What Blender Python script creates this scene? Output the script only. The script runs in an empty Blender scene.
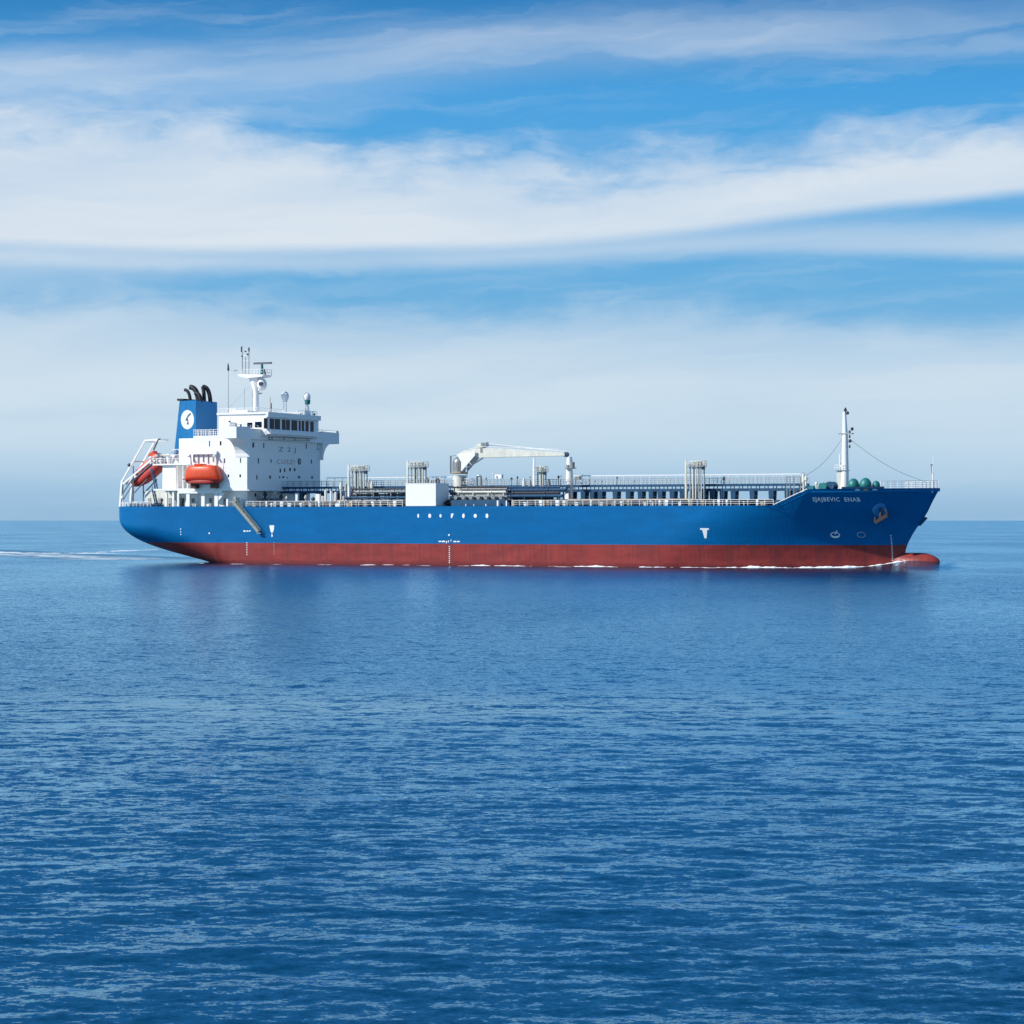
import bpy, bmesh, math, random
import numpy as np
from mathutils import Vector, Matrix
R = math.radians
rnd = random.Random(7)
C = bpy.context.scene.collection
sc = bpy.context.scene

# ------------------------------------------------------------------ camera, sky, sun, exposure
F_PX, CAM_H = 2400.0, 8.28
cam_d = bpy.data.cameras.new('camera'); cam = bpy.data.objects.new('camera', cam_d); C.objects.link(cam)
cam_d.sensor_width = 36; cam_d.lens = 36 * F_PX / 1024
cam_d.clip_start = 0.5; cam_d.clip_end = 90000
cam.location = (0, 0, CAM_H)
cam.rotation_euler = (R(90) + math.atan(8 / F_PX), 0, 0)
sc.camera = cam
sc.render.resolution_x = sc.render.resolution_y = 1024

SUN_EL = R(36)
SX, SY = -0.93, -0.37
sun_d = bpy.data.lights.new('sun', 'SUN'); sun = bpy.data.objects.new('sun', sun_d); C.objects.link(sun)
sun_d.energy = 5.0; sun_d.angle = R(0.5); sun_d.color = (1, 0.955, 0.89)
sv = Vector((SX * math.cos(SUN_EL), SY * math.cos(SUN_EL), math.sin(SUN_EL)))
sun.rotation_euler = sv.to_track_quat('Z', 'Y').to_euler()

sc.view_settings.view_transform = 'Standard'; sc.view_settings.look = 'None'
sc.view_settings.exposure = 0.0; sc.view_settings.gamma = 1.0

world = bpy.data.worlds.new('World'); sc.world = world; world.use_nodes = True
wt = world.node_tree; wt.nodes.clear()
class NT:
    def __init__(s, t): s.t = t
    def n(s, ty, **k):
        o = s.t.nodes.new(ty)
        for a, b in k.items(): setattr(o, a, b)
        return o
    def set(s, sock, v):
        if isinstance(v, bpy.types.NodeSocket): s.t.links.new(v, sock)
        elif v is not None: sock.default_value = v
    def m(s, op, a, b=None, c=None, clamp=False):
        o = s.n('ShaderNodeMath', operation=op, use_clamp=clamp)
        s.set(o.inputs[0], a); s.set(o.inputs[1], b); s.set(o.inputs[2], c)
        return o.outputs[0]
    def mr(s, v, a, b, c=0.0, d=1.0, interp='SMOOTHSTEP'):
        o = s.n('ShaderNodeMapRange', interpolation_type=interp)
        s.set(o.inputs['Value'], v)
        for k, x in zip(('From Min', 'From Max', 'To Min', 'To Max'), (a, b, c, d)): s.set(o.inputs[k], x)
        return o.outputs[0]
    def vec(s, x, y, z=0.0):
        o = s.n('ShaderNodeCombineXYZ')
        for i, v in enumerate((x, y, z)): s.set(o.inputs[i], v)
        return o.outputs[0]
    def noise(s, v, scale, detail=5, rough=0.55, dist=0.0):
        o = s.n('ShaderNodeTexNoise'); s.set(o.inputs['Vector'], v)
        o.inputs['Scale'].default_value = scale; o.inputs['Detail'].default_value = detail
        o.inputs['Roughness'].default_value = rough; o.inputs['Distortion'].default_value = dist
        return o.outputs['Fac']
    def mix(s, f, a, b, mode='MIX'):
        o = s.n('ShaderNodeMix', data_type='RGBA', blend_type=mode)
        s.set(o.inputs[0], f); s.set(o.inputs[6], a); s.set(o.inputs[7], b)
        return o.outputs[2]
    def curve(s, v, pts):
        o = s.n('ShaderNodeFloatCurve'); s.set(o.inputs['Value'], v)
        cm = o.mapping; cv = cm.curves[0]
        cv.points[0].location = pts[0]; cv.points[1].location = pts[-1]
        for p in pts[1:-1]: cv.points.new(*p)
        cm.update()
        return o.outputs[0]
w = NT(wt)
sky = w.n('ShaderNodeTexSky', sky_type='NISHITA', sun_disc=False)
sky.sun_elevation = SUN_EL; sky.sun_rotation = math.atan2(SX, SY)
sky.altitude = 0; sky.air_density = 1.0; sky.dust_density = 0.4; sky.ozone_density = 2.5
geo = w.n('ShaderNodeTexCoord').outputs['Generated']
sep = w.n('ShaderNodeSeparateXYZ'); w.set(sep.inputs[0], geo)
X, Y, Z = sep.outputs
az = w.m('ARCTAN2', X, Y)
el = w.m('ARCSINE', Z)
U = w.m('MULTIPLY_ADD', az, 1 / 0.4267, 0.5)                 # azimuth, 0..1 over 24 degrees
V = w.m('MULTIPLY', el, 1 / 0.2134)                          # elevation, 1 = about 12 degrees
def e(py): return (520 - py) / 520.0                         # elevation in the same units
ramp = w.n('ShaderNodeValToRGB'); w.set(ramp.inputs[0], w.m('MULTIPLY', V, 1 / 4.0))
stops = [(0.0, (2.95, 5.0, 7.2)), (e(450) / 4, (2.9, 5.2, 7.5)), (e(285) / 4, (1.35, 4.25, 7.4)), (e(180) / 4, (1.0, 4.0, 7.6)), (e(90) / 4, (.60, 3.5, 7.4)), (e(0) / 4, (.28, 2.15, 5.3)), (1.5 / 4, (.45, 2.7, 6.4)), (2.6 / 4, (.45, 2.3, 5.6)), (1.0, (.2, 1.1, 3.2))]
el_ = ramp.color_ramp.elements; el_[0].position = 0; el_[0].color = (*[c / 10 for c in stops[0][1]], 1); el_[1].position = 1; el_[1].color = (*[c / 10 for c in stops[-1][1]], 1)
for p_, c_ in stops[1:-1]: q_ = el_.new(p_); q_.color = (*[c / 10 for c in c_], 1)
rampc = w.mix(1.0, ramp.outputs[0], (10, 10, 10, 1), 'MULTIPLY')
base = w.mix(0.96, sky.outputs[0], rampc)
# domain warp
wv = w.vec(w.m('MULTIPLY', U, 1.0), w.m('MULTIPLY', V, 2.2), 0.3)
warp = w.m('MULTIPLY', w.m('SUBTRACT', w.noise(wv, 2.3, 5, 0.55), 0.5), 0.16)
warp2 = w.m('MULTIPLY', w.m('SUBTRACT', w.noise(w.vec(U, w.m('MULTIPLY', V, 1.6), 4.7), 11.0, 5, 0.6), 0.5), 0.07)
Vw = w.m('ADD', w.m('ADD', V, warp), warp2)
Vs = w.m('MULTIPLY_ADD', U, -0.16, Vw)
streak = w.noise(w.vec(w.m('MULTIPLY', U, 1.3), w.m('MULTIPLY', Vs, 6.0), 1.1), 1.5, 4, 0.5, 0.0)
streak2 = w.noise(w.vec(w.m('MULTIPLY', U, 2.4), w.m('MULTIPLY', Vs, 15.0), 5.1), 1.6, 5, 0.52, 0.0)
puff = w.noise(w.vec(w.m('MULTIPLY', U, 3.2), w.m('MULTIPLY', Vw, 5.0), 8.1), 3.4, 5, 0.55)
def px(pts): return [(a / 1024.0, e(b)) for a, b in pts]
def band(bot, top, sb, st, strength, warped=Vw, tex=(0.55, 0.9), wtop=None):
    b = w.curve(U, px(bot)); t = w.curve(U, px(top))
    lo = w.mr(w.m('SUBTRACT', warped, b), -sb, sb)
    hi = w.mr(w.m('SUBTRACT', t, warped if wtop is None else wtop), -st, st)
    tx = w.m('MULTIPLY_ADD', streak, tex[1], tex[0] - tex[1] * 0.5)
    return w.m('MULTIPLY', w.m('MULTIPLY', w.m('MULTIPLY', lo, hi), tx), strength, clamp=True)
half = w.m('ADD', V, w.m('MULTIPLY', w.m('ADD', warp, warp2), 0.25))
A_ = band([(0, 247), (350, 247), (600, 236), (800, 214), (1024, 194)],
          [(0, 120), (150, 118), (350, 148), (560, 165), (700, 165), (850, 146), (1024, 138)], 0.016, 0.065, 1.08, w.m('MULTIPLY_ADD', w.m('ADD', warp, warp2), 0.12, V), (0.82, 1.0), w.m('ADD', half, w.m('MULTIPLY', w.m('SUBTRACT', puff, 0.5), 0.20)))
A2 = band([(0, 300), (300, 255), (500, 232), (700, 210), (1024, 190)],
          [(0, 210), (150, 165), (350, 185), (560, 195), (700, 195), (850, 165), (1024, 160)], 0.05, 0.07, 0.5, half, (0.8, 0.9))
B_ = band([(0, 268), (300, 268), (500, 262), (700, 252), (1024, 258)],
          [(0, 255), (300, 256), (500, 240), (700, 226), (1024, 222)], 0.02, 0.03, 0.75, half, (0.7, 0.8))
D_ = band([(0, 380), (400, 390), (1024, 400)],
          [(0, 312), (200, 306), (450, 318), (620, 300), (780, 318), (1024, 345)], 0.10, 0.045, 0.62, w.m('ADD', half, w.m('MULTIPLY', w.m('SUBTRACT', puff, 0.5), 0.14)), (0.78, 1.3))
E_ = band([(0, 126), (150, 122), (300, 100), (450, 66), (1024, 42)],
          [(0, 64), (250, 48), (500, 34), (1024, 38)], 0.07, 0.07, 0.70, w.m('ADD', half, w.m('MULTIPLY', warp, 0.4)), (0.62, 1.3))
F_ = band([(0, 80), (400, 62), (600, 46), (800, 54), (1024, 46)],
          [(0, 60), (400, 34), (600, 20), (800, 22), (1024, 2)], 0.03, 0.05, 0.50, Vw, (0.40, 2.6))
hz = w.m('MULTIPLY', w.mr(V, 0.0, 0.17, 0.0, 0.88), w.m('MULTIPLY', w.mr(V, 0.26, 0.41, 1.0, 0.0), w.m('MULTIPLY_ADD', streak, 0.9, 0.5)), clamp=True)
dens = A_
for q in (A2, B_, D_, E_, F_, hz): # screen-combine
    dens = w.m('SUBTRACT', w.m('ADD', dens, q), w.m('MULTIPLY', dens, q))
# thin veil everywhere and cirrus higher up (outside the frame, seen in the water)
veil = w.m('MULTIPLY', w.mr(streak2, 0.42, 0.78), 0.20)
up = w.m('MULTIPLY', w.mr(w.noise(w.vec(w.m('MULTIPLY', U, 0.5), w.m('MULTIPLY', V, 1.0), 2.0), 1.2, 6, 0.6, 0.4), 0.48, 0.75), w.mr(V, 0.95, 1.4, 0.0, 0.25))
for q in (veil, up):
    dens = w.m('SUBTRACT', w.m('ADD', dens, q), w.m('MULTIPLY', dens, q))
dens = w.m('MULTIPLY', dens, w.mr(V, 1.4, 4.0, 1.0, 0.35))
cl = w.mix(w.mr(V, 0.0, 0.62, 0.0, 1.0), (6.0, 7.45, 8.55, 1), (7.3, 8.0, 8.7, 1))
skycol = w.mix(w.m('MULTIPLY', dens, 0.97), base, cl)
bg = w.n('ShaderNodeBackground'); w.set(bg.inputs[0], skycol); bg.inputs[1].default_value = 0.10
out = w.n('ShaderNodeOutputWorld'); wt.links.new(bg.outputs[0], out.inputs[0])

# ------------------------------------------------------------------ materials
def mat(name, col, rough=0.5, metal=0.0, var=0.0, vscale=1.0, bump=0.0, coat=0.0):
    m_ = bpy.data.materials.new(name); m_.use_nodes = True
    t = NT(m_.node_tree); b = m_.node_tree.nodes['Principled BSDF']
    b.inputs['Roughness'].default_value = rough; b.inputs['Metallic'].default_value = metal
    b.inputs['Coat Weight'].default_value = coat
    if name == 'window_glass': b.inputs['Specular IOR Level'].default_value = 0.12
    cc = (*col, 1)
    co = t.n('ShaderNodeTexCoord').outputs['Object']
    if var:
        mp = t.n('ShaderNodeMapping'); t.set(mp.inputs[0], co); mp.inputs['Scale'].default_value = (1.6, 1.6, 0.45)
        nz = t.noise(mp.outputs[0], vscale, 6, 0.65)
        k = t.mr(nz, 0.35, 0.75, 1 - var, 1 + var * 0.4, 'LINEAR')
        cx = t.n('ShaderNodeCombineXYZ')
        for i in range(3): t.set(cx.inputs[i], k)
        t.set(b.inputs['Base Color'], t.mix(1.0, cc, cx.outputs[0], 'MULTIPLY'))
        t.set(b.inputs['Roughness'], t.mr(nz, 0.3, 0.8, rough - 0.08, rough + 0.12, 'LINEAR'))
    else:
        b.inputs['Base Color'].default_value = cc
    return m_
M = dict(
    white=mat('white_paint', (0.86, 0.85, 0.83), 0.45, var=0.05, vscale=0.9),
    cream=mat('cream_paint', (0.74, 0.73, 0.64), 0.45, var=0.18, vscale=1.1),
    grey=mat('grey_paint', (0.38, 0.40, 0.41), 0.5, var=0.3, vscale=1.5),
    steel=mat('weathered_steel', (0.30, 0.31, 0.30), 0.45, 0.4, var=0.35, vscale=1.5),
    dark=mat('dark_gear', (0.035, 0.04, 0.05), 0.5, var=0.3, vscale=2),
    black=mat('soot_black', (0.012, 0.012, 0.014), 0.6),
    bluedk=mat('deck_blue', (0.010, 0.075, 0.17), 0.45, var=0.35, vscale=1.4),
    funnel=mat('funnel_blue', (0.0, 0.17, 0.42), 0.4, var=0.1, vscale=0.6),
    orange=mat('lifeboat_orange', (0.80, 0.085, 0.022), 0.4, var=0.2, vscale=2.0),
    redhull=mat('boat_red', (0.50, 0.035, 0.025), 0.45, var=0.2, vscale=2.0),
    rust=mat('rusty_brown', (0.14, 0.07, 0.05), 0.8, var=0.5, vscale=3),
    teal=mat('teal_cover', (0.012, 0.19, 0.19), 0.45, var=0.2, vscale=2),
    deck=mat('deck_paint', (0.07, 0.16, 0.12), 0.7, var=0.3, vscale=0.6),
    glass=mat('window_glass', (0.001, 0.010, 0.026), 0.12),
    alu=mat('ladder_aluminium', (0.42, 0.40, 0.33), 0.4, 0.5, var=0.3, vscale=4),
    mark=mat('mark_paint', (0.78, 0.80, 0.80), 0.5),
    amber=mat('amber_paint', (0.75, 0.42, 0.10), 0.5),
    tan=mat('tan_paint', (0.46, 0.36, 0.24), 0.6, var=0.4, vscale=2),
)
# hull paint: blue topsides over red anti-fouling, weld seams, rust runs
def hull_material():
    m_ = bpy.data.materials.new('hull_paint'); m_.use_nodes = True
    t = NT(m_.node_tree); b = m_.node_tree.nodes['Principled BSDF']
    co = t.n('ShaderNodeTexCoord').outputs['Object']
    sp = t.n('ShaderNodeSeparateXYZ'); t.set(sp.inputs[0], co); x, y, z = sp.outputs
    streaks = t.noise(t.vec(t.m('MULTIPLY', x, 0.9), t.m('MULTIPLY', y, 0.3), t.m('MULTIPLY', z, 0.07)), 1.6, 6, 0.65)
    blot = t.noise(t.vec(t.m('MULTIPLY', x, 0.22), y, t.m('MULTIPLY', z, 0.7)), 1.0, 6, 0.6)
    fine = t.noise(co, 3.0, 5, 0.7)
    blue = t.mix(t.mr(blot, 0.35, 0.7), (0.0, 0.114, 0.305, 1), (0.0, 0.130, 0.350, 1))
    blue = t.mix(t.m('MULTIPLY', t.mr(streaks, 0.58, 0.80), 0.30), blue, (0.010, 0.105, 0.25, 1))
    wn_ = t.n('ShaderNodeTexWhiteNoise', noise_dimensions='2D')
    t.set(wn_.inputs['Vector'], t.vec(t.m('FLOOR', t.m('ADD', t.m('DIVIDE', x, 9.0), .7)), t.m('FLOOR', t.m('ADD', t.m('DIVIDE', z, 2.35), .6))))
    plate = wn_.outputs['Value']
    blue = t.mix(t.m('MULTIPLY', plate, .55), blue, (0.002, 0.100, 0.262, 1))
    # antifouling red: patches per plate, darker growth band near the waterline
    red = t.mix(t.mr(blot, 0.3, 0.7), (0.23, 0.036, 0.032, 1), (0.33, 0.052, 0.044, 1))
    red = t.mix(t.m('MULTIPLY', t.mr(streaks, 0.44, 0.66), 0.75), red, (0.17, 0.040, 0.040, 1))
    red = t.mix(t.m('MULTIPLY', t.mr(fine, 0.6, 0.78), 0.3), red, (0.42, 0.16, 0.13, 1))
    red = t.mix(t.m('MULTIPLY', plate, .35), red, (0.19, 0.03, 0.028, 1))
    scum = t.mr(t.m('ADD', z, t.m('MULTIPLY', t.m('SUBTRACT', streaks, 0.5), 1.4)), 0.9, 0.25)
    red = t.mix(t.m('MULTIPLY', scum, 0.7), red, (0.13, 0.022, 0.024, 1))
    st2 = t.mr(t.m('ABSOLUTE', t.m('SUBTRACT', z, 1.85)), 0.10, 0.0)
    red = t.mix(t.m('MULTIPLY', st2, t.m('MULTIPLY', streaks, 0.45)), red, (0.17, 0.03, 0.03, 1))
    edge = t.m('MULTIPLY_ADD', t.m('SUBTRACT', fine, 0.5), 0.05, 3.93)
    isblue = t.mr(t.m('SUBTRACT', z, edge), -0.02, 0.02)
    col = t.mix(isblue, red, blue)
    rn = t.noise(t.vec(t.m('MULTIPLY', x, 1.2), 0.0, t.m('MULTIPLY', z, 0.10)), 1.0, 3, 0.5)
    run = t.m('MULTIPLY', t.mr(rn, 0.70, 0.82), t.m('MULTIPLY', t.mr(z, 10.8, 6.5, 0.32, 0.0), isblue))
    col = t.mix(run, col, (0.16, 0.10, 0.07, 1))
    t.set(b.inputs['Base Color'], col)
    t.set(b.inputs['Roughness'], t.mr(fine, 0.3, 0.7, 0.30, 0.48, 'LINEAR'))
    b.inputs['Specular IOR Level'].default_value = 0.15
    # plate seams and slight oil-canning between frames
    def seam(v, period, off):
        f = t.m('FRACT', t.m('ADD', t.m('DIVIDE', v, period), off))
        return t.mr(t.m('ABSOLUTE', t.m('SUBTRACT', f, 0.5)), 0.0, 0.012, 1.0, 0.0)
    sm = t.m('ADD', seam(x, 9.0, 0.2), seam(z, 2.35, 0.1))
    can = t.m('MULTIPLY', t.m('SINE', t.m('MULTIPLY', x, 2 * math.pi / 0.8)), 0.005)
    hgt = t.m('ADD', t.m('ADD', t.m('MULTIPLY', sm, 0.008), can), t.m('MULTIPLY', blot, 0.10))
    bp = t.n('ShaderNodeBump'); bp.inputs['Strength'].default_value = 0.6; bp.inputs['Distance'].default_value = 1.0
    t.set(bp.inputs['Height'], hgt); t.set(b.inputs['Normal'], bp.outputs[0])
    return m_
M['hull'] = hull_material()

# ------------------------------------------------------------------ mesh helpers
class MB:
    def __init__(s): s.v = []; s.f = []
    def add(s, vs, fs):
        o = len(s.v); s.v += [tuple(p) for p in vs]; s.f += [tuple(i + o for i in f) for f in fs]; return s
    def box(s, x0, x1, y0, y1, z0, z1):
        vs = [(x, y, z) for x in (x0, x1) for y in (y0, y1) for z in (z0, z1)]
        return s.add(vs, [(0, 1, 3, 2), (4, 6, 7, 5), (0, 4, 5, 1), (2, 3, 7, 6), (0, 2, 6, 4), (1, 5, 7, 3)])
    def bar(s, p, q, w_, h_=None, up=(0, 0, 1)):
        p, q = Vector(p), Vector(q); d = (q - p).normalized(); h_ = h_ or w_
        u = Vector(up)
        if abs(d.dot(u)) > 0.98: u = Vector((1, 0, 0))
        a = d.cross(u).normalized() * w_ / 2; b = a.cross(d).normalized() * h_ / 2
        vs = [c + i * a + j * b for c in (p, q) for i, j in ((-1, -1), (1, -1), (1, 1), (-1, 1))]
        return s.add(vs, [(0, 3, 2, 1), (4, 5, 6, 7), (0, 1, 5, 4), (1, 2, 6, 5), (2, 3, 7, 6), (3, 0, 4, 7)])
    def tube(s, pts, r, n=10, cap=True):
        pts = [Vector(p) for p in pts]; rs = r if isinstance(r, (list, tuple)) else [r] * len(pts)
        rings = []; 
        ref = None
        for i, p in enumerate(pts):
            d = (pts[min(i + 1, len(pts) - 1)] - pts[max(i - 1, 0)]).normalized()
            if ref is None:
                ref = Vector((0, 0, 1)) if abs(d.z) < 0.9 else Vector((1, 0, 0))
            a = (ref - d * ref.dot(d)).normalized(); ref = a; b = d.cross(a)
            rings.append([p + rs[i] * (math.cos(t) * a + math.sin(t) * b) for t in [2 * math.pi * k / n for k in range(n)]])
        vs = [v for r_ in rings for v in r_]; fs = []
        for i in range(len(pts) - 1):
            for k in range(n):
                k2 = (k + 1) % n; fs.append((i * n + k, i * n + k2, (i + 1) * n + k2, (i + 1) * n + k))
        if cap: fs += [tuple(reversed(range(n))), tuple(range((len(pts) - 1) * n, len(pts) * n))]
        return s.add(vs, fs)
    def lathe(s, c, prof, n=16, sy=1.0):
        c = Vector(c); vs = []; fs = []
        for r, z in prof:
            vs += [c + Vector((r * math.cos(2 * math.pi * k / n), sy * r * math.sin(2 * math.pi * k / n), z)) for k in range(n)]
        for i in range(len(prof) - 1):
            for k in range(n):
                k2 = (k + 1) % n; fs.append((i * n + k, i * n + k2, (i + 1) * n + k2, (i + 1) * n + k))
        fs += [tuple(reversed(range(n))), tuple(range((len(prof) - 1) * n, len(prof) * n))]
        return s.add(vs, fs)
    def ball(s, c, rx, ry, rz, n=16, m_=10, lo=-0.499):
        pr = []
        for i in range(m_ + 1):
            a = math.pi * (lo + (0.499 - lo) * i / m_); pr.append((math.cos(a), math.sin(a)))
        c = Vector(c); vs = []; fs = []
        for r, z in pr:
            vs += [c + Vector((rx * r * math.cos(2 * math.pi * k / n), ry * r * math.sin(2 * math.pi * k / n), rz * z)) for k in range(n)]
        for i in range(m_):
            for k in range(n):
                k2 = (k + 1) % n; fs.append((i * n + k, i * n + k2, (i + 1) * n + k2, (i + 1) * n + k))
        fs += [tuple(reversed(range(n))), tuple(range(m_ * n, (m_ + 1) * n))]
        return s.add(vs, fs)
    def prism_y(s, prof, y0, y1):   # polygon in x,z extruded along y
        n = len(prof); vs = [(x, y0, z) for x, z in prof] + [(x, y1, z) for x, z in prof]
        fs = [tuple(range(n)), tuple(reversed(range(n, 2 * n)))] + [(i, i + n, (i + 1) % n + n, (i + 1) % n) for i in range(n)]
        return s.add(vs, fs)
    def prism_x(s, prof, x0, x1):   # polygon in y,z extruded along x
        n = len(prof); vs = [(x0, y, z) for y, z in prof] + [(x1, y, z) for y, z in prof]
        fs = [tuple(reversed(range(n))), tuple(range(n, 2 * n))] + [(i, (i + 1) % n, (i + 1) % n + n, i + n) for i in range(n)]
        return s.add(vs, fs)
    def build(s, name, m_, parent=None, smooth=False, bevel=0.0, fix=True):
        me = bpy.data.meshes.new(name); me.from_pydata(s.v, [], s.f); me.materials.append(m_)
        if fix:
            bm = bmesh.new(); bm.from_mesh(me); bmesh.ops.recalc_face_normals(bm, faces=bm.faces)
            if bevel: bmesh.ops.bevel(bm, geom=bm.edges[:], offset=bevel, segments=1, affect='EDGES', clamp_overlap=True)
            bm.to_mesh(me); bm.free()
        if smooth:
            me.shade_smooth(); me.set_sharp_from_angle(angle=R(38))
        o = bpy.data.objects.new(name, me); C.objects.link(o)
        if parent is not None: o.parent = parent
        return o
def tag(o, label=None, cat=None, group=None, kind=None):
    for k, v in (('label', label), ('category', cat), ('group', group), ('kind', kind)):
        if v: o[k] = v
    return o

# ------------------------------------------------------------------ ship frame: x forward, y to port, z up
TH = R(25); ct, st = math.cos(TH), math.sin(TH)
OX, OY = 8 / F_PX * 432 + 14 * st, 432 + 14 * ct
def survey(pxx, y, pyy=None):
    """ship x (and z) of a point seen at a photo position when its distance y off the centre line is known"""
    k = (pxx - 512) / F_PX
    x = (k * (OY + y * ct) - OX - y * st) / (ct + k * st)
    if pyy is None: return x
    return x, CAM_H + (520 - pyy) * (OY - x * st + y * ct) / F_PX
def sx(p, y): return survey(p, y)
def sz(p, q, y): return survey(p, y, q)[1]
def to_world(x, y, z): return (OX + x * ct + y * st, OY - x * st + y * ct, z)

ship = bpy.data.objects.new('tanker_ship', None); C.objects.link(ship)
ship.location = (OX, OY, 0); ship.rotation_euler = (0, 0, -TH)
tag(ship, 'blue tanker ship with red lower hull and white bridge under way on the open sea', 'tanker ship')

def lerp(x, pts):
    if x <= pts[0][0]: return pts[0][1]
    for (a, b), (c, d) in zip(pts, pts[1:]):
        if x <= c: return b + (d - b) * (x - a) / (c - a)
    return pts[-1][1]
def slerp(x, pts):   # smooth (Catmull-like) interpolation through numpy pchip substitute
    if x <= pts[0][0]: return pts[0][1]
    if x >= pts[-1][0]: return pts[-1][1]
    n = len(pts)
    for i in range(n - 1):
        if pts[i][0] <= x <= pts[i + 1][0]: break
    def sl(j):
        if j <= 0 or j >= n - 1:
            k = max(min(j, n - 2), 0) if j <= 0 else n - 2
            return (pts[k + 1][1] - pts[k][1]) / (pts[k + 1][0] - pts[k][0])
        a = (pts[j][1] - pts[j - 1][1]) / (pts[j][0] - pts[j - 1][0]); b = (pts[j + 1][1] - pts[j][1]) / (pts[j + 1][0] - pts[j][0])
        return 0 if a * b <= 0 else 2 * a * b / (a + b)
    h = pts[i + 1][0] - pts[i][0]; t = (x - pts[i][0]) / h
    return ((2 * t**3 - 3 * t**2 + 1) * pts[i][1] + (t**3 - 2 * t**2 + t) * h * sl(i) + (-2 * t**3 + 3 * t**2) * pts[i + 1][1] + (t**3 - t**2) * h * sl(i + 1))
DK = 10.8
def deckz(x): return lerp(x, [(-90, DK + .1), (-62, DK + .1), (-58, DK), (48.6, DK), (54.0, 13.62), (60, 13.62), (73.2, 13.8)])
KEEL = [(-89, 7.8), (-88.7, 6.3), (-87.9, 5.1), (-86.2, 3.8), (-83.5, 2.7), (-80, 1.7), (-76, .75), (-71, -.4), (-66, -2.2), (-60, -5), (-50, -8)]
STEM = [(-3, 66.9), (1.0, 67.0), (2.9, 67.2), (3.9, 67.5), (5.7, 68.4), (7.5, 69.6), (9.5, 71.0), (11.5, 72.0), (13.8, 73.3)]
def bow_b(x, z):
    zz = max(min(z, 14), -3)
    x0 = slerp(zz, [(-3, 20), (3, 26), (8, 32), (14, 42)])
    n = slerp(zz, [(-3, 1.7), (3, 1.75), (8, 2.05), (14, 2.7)])
    xs = slerp(zz, STEM)
    u = max(0, min(1, (x - x0) / (xs - x0)))
    return 14 * (1 - u ** n)
def half(x, z):
    if x > 15: return bow_b(x, z)
    zk = slerp(x, KEEL) if x < -50 else -8
    if z <= zk: return 0.0
    H = slerp(x, [(-89, 2.8), (-84, 4.8), (-76, 6.5), (-62, 6.5), (-50, 4), (-40, 3)])
    q = min((z - zk) / H, 1)
    B = 14.0 if x > -78 else 14 - 2.6 * ((-78 - x) / 10.0) ** 2.2
    if x < -87: B -= 0.9 * ((-87 - x) / 2.0) ** 2
    return B * (1 - (1 - q) ** 2.2) ** (1 / 2.0)

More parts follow.
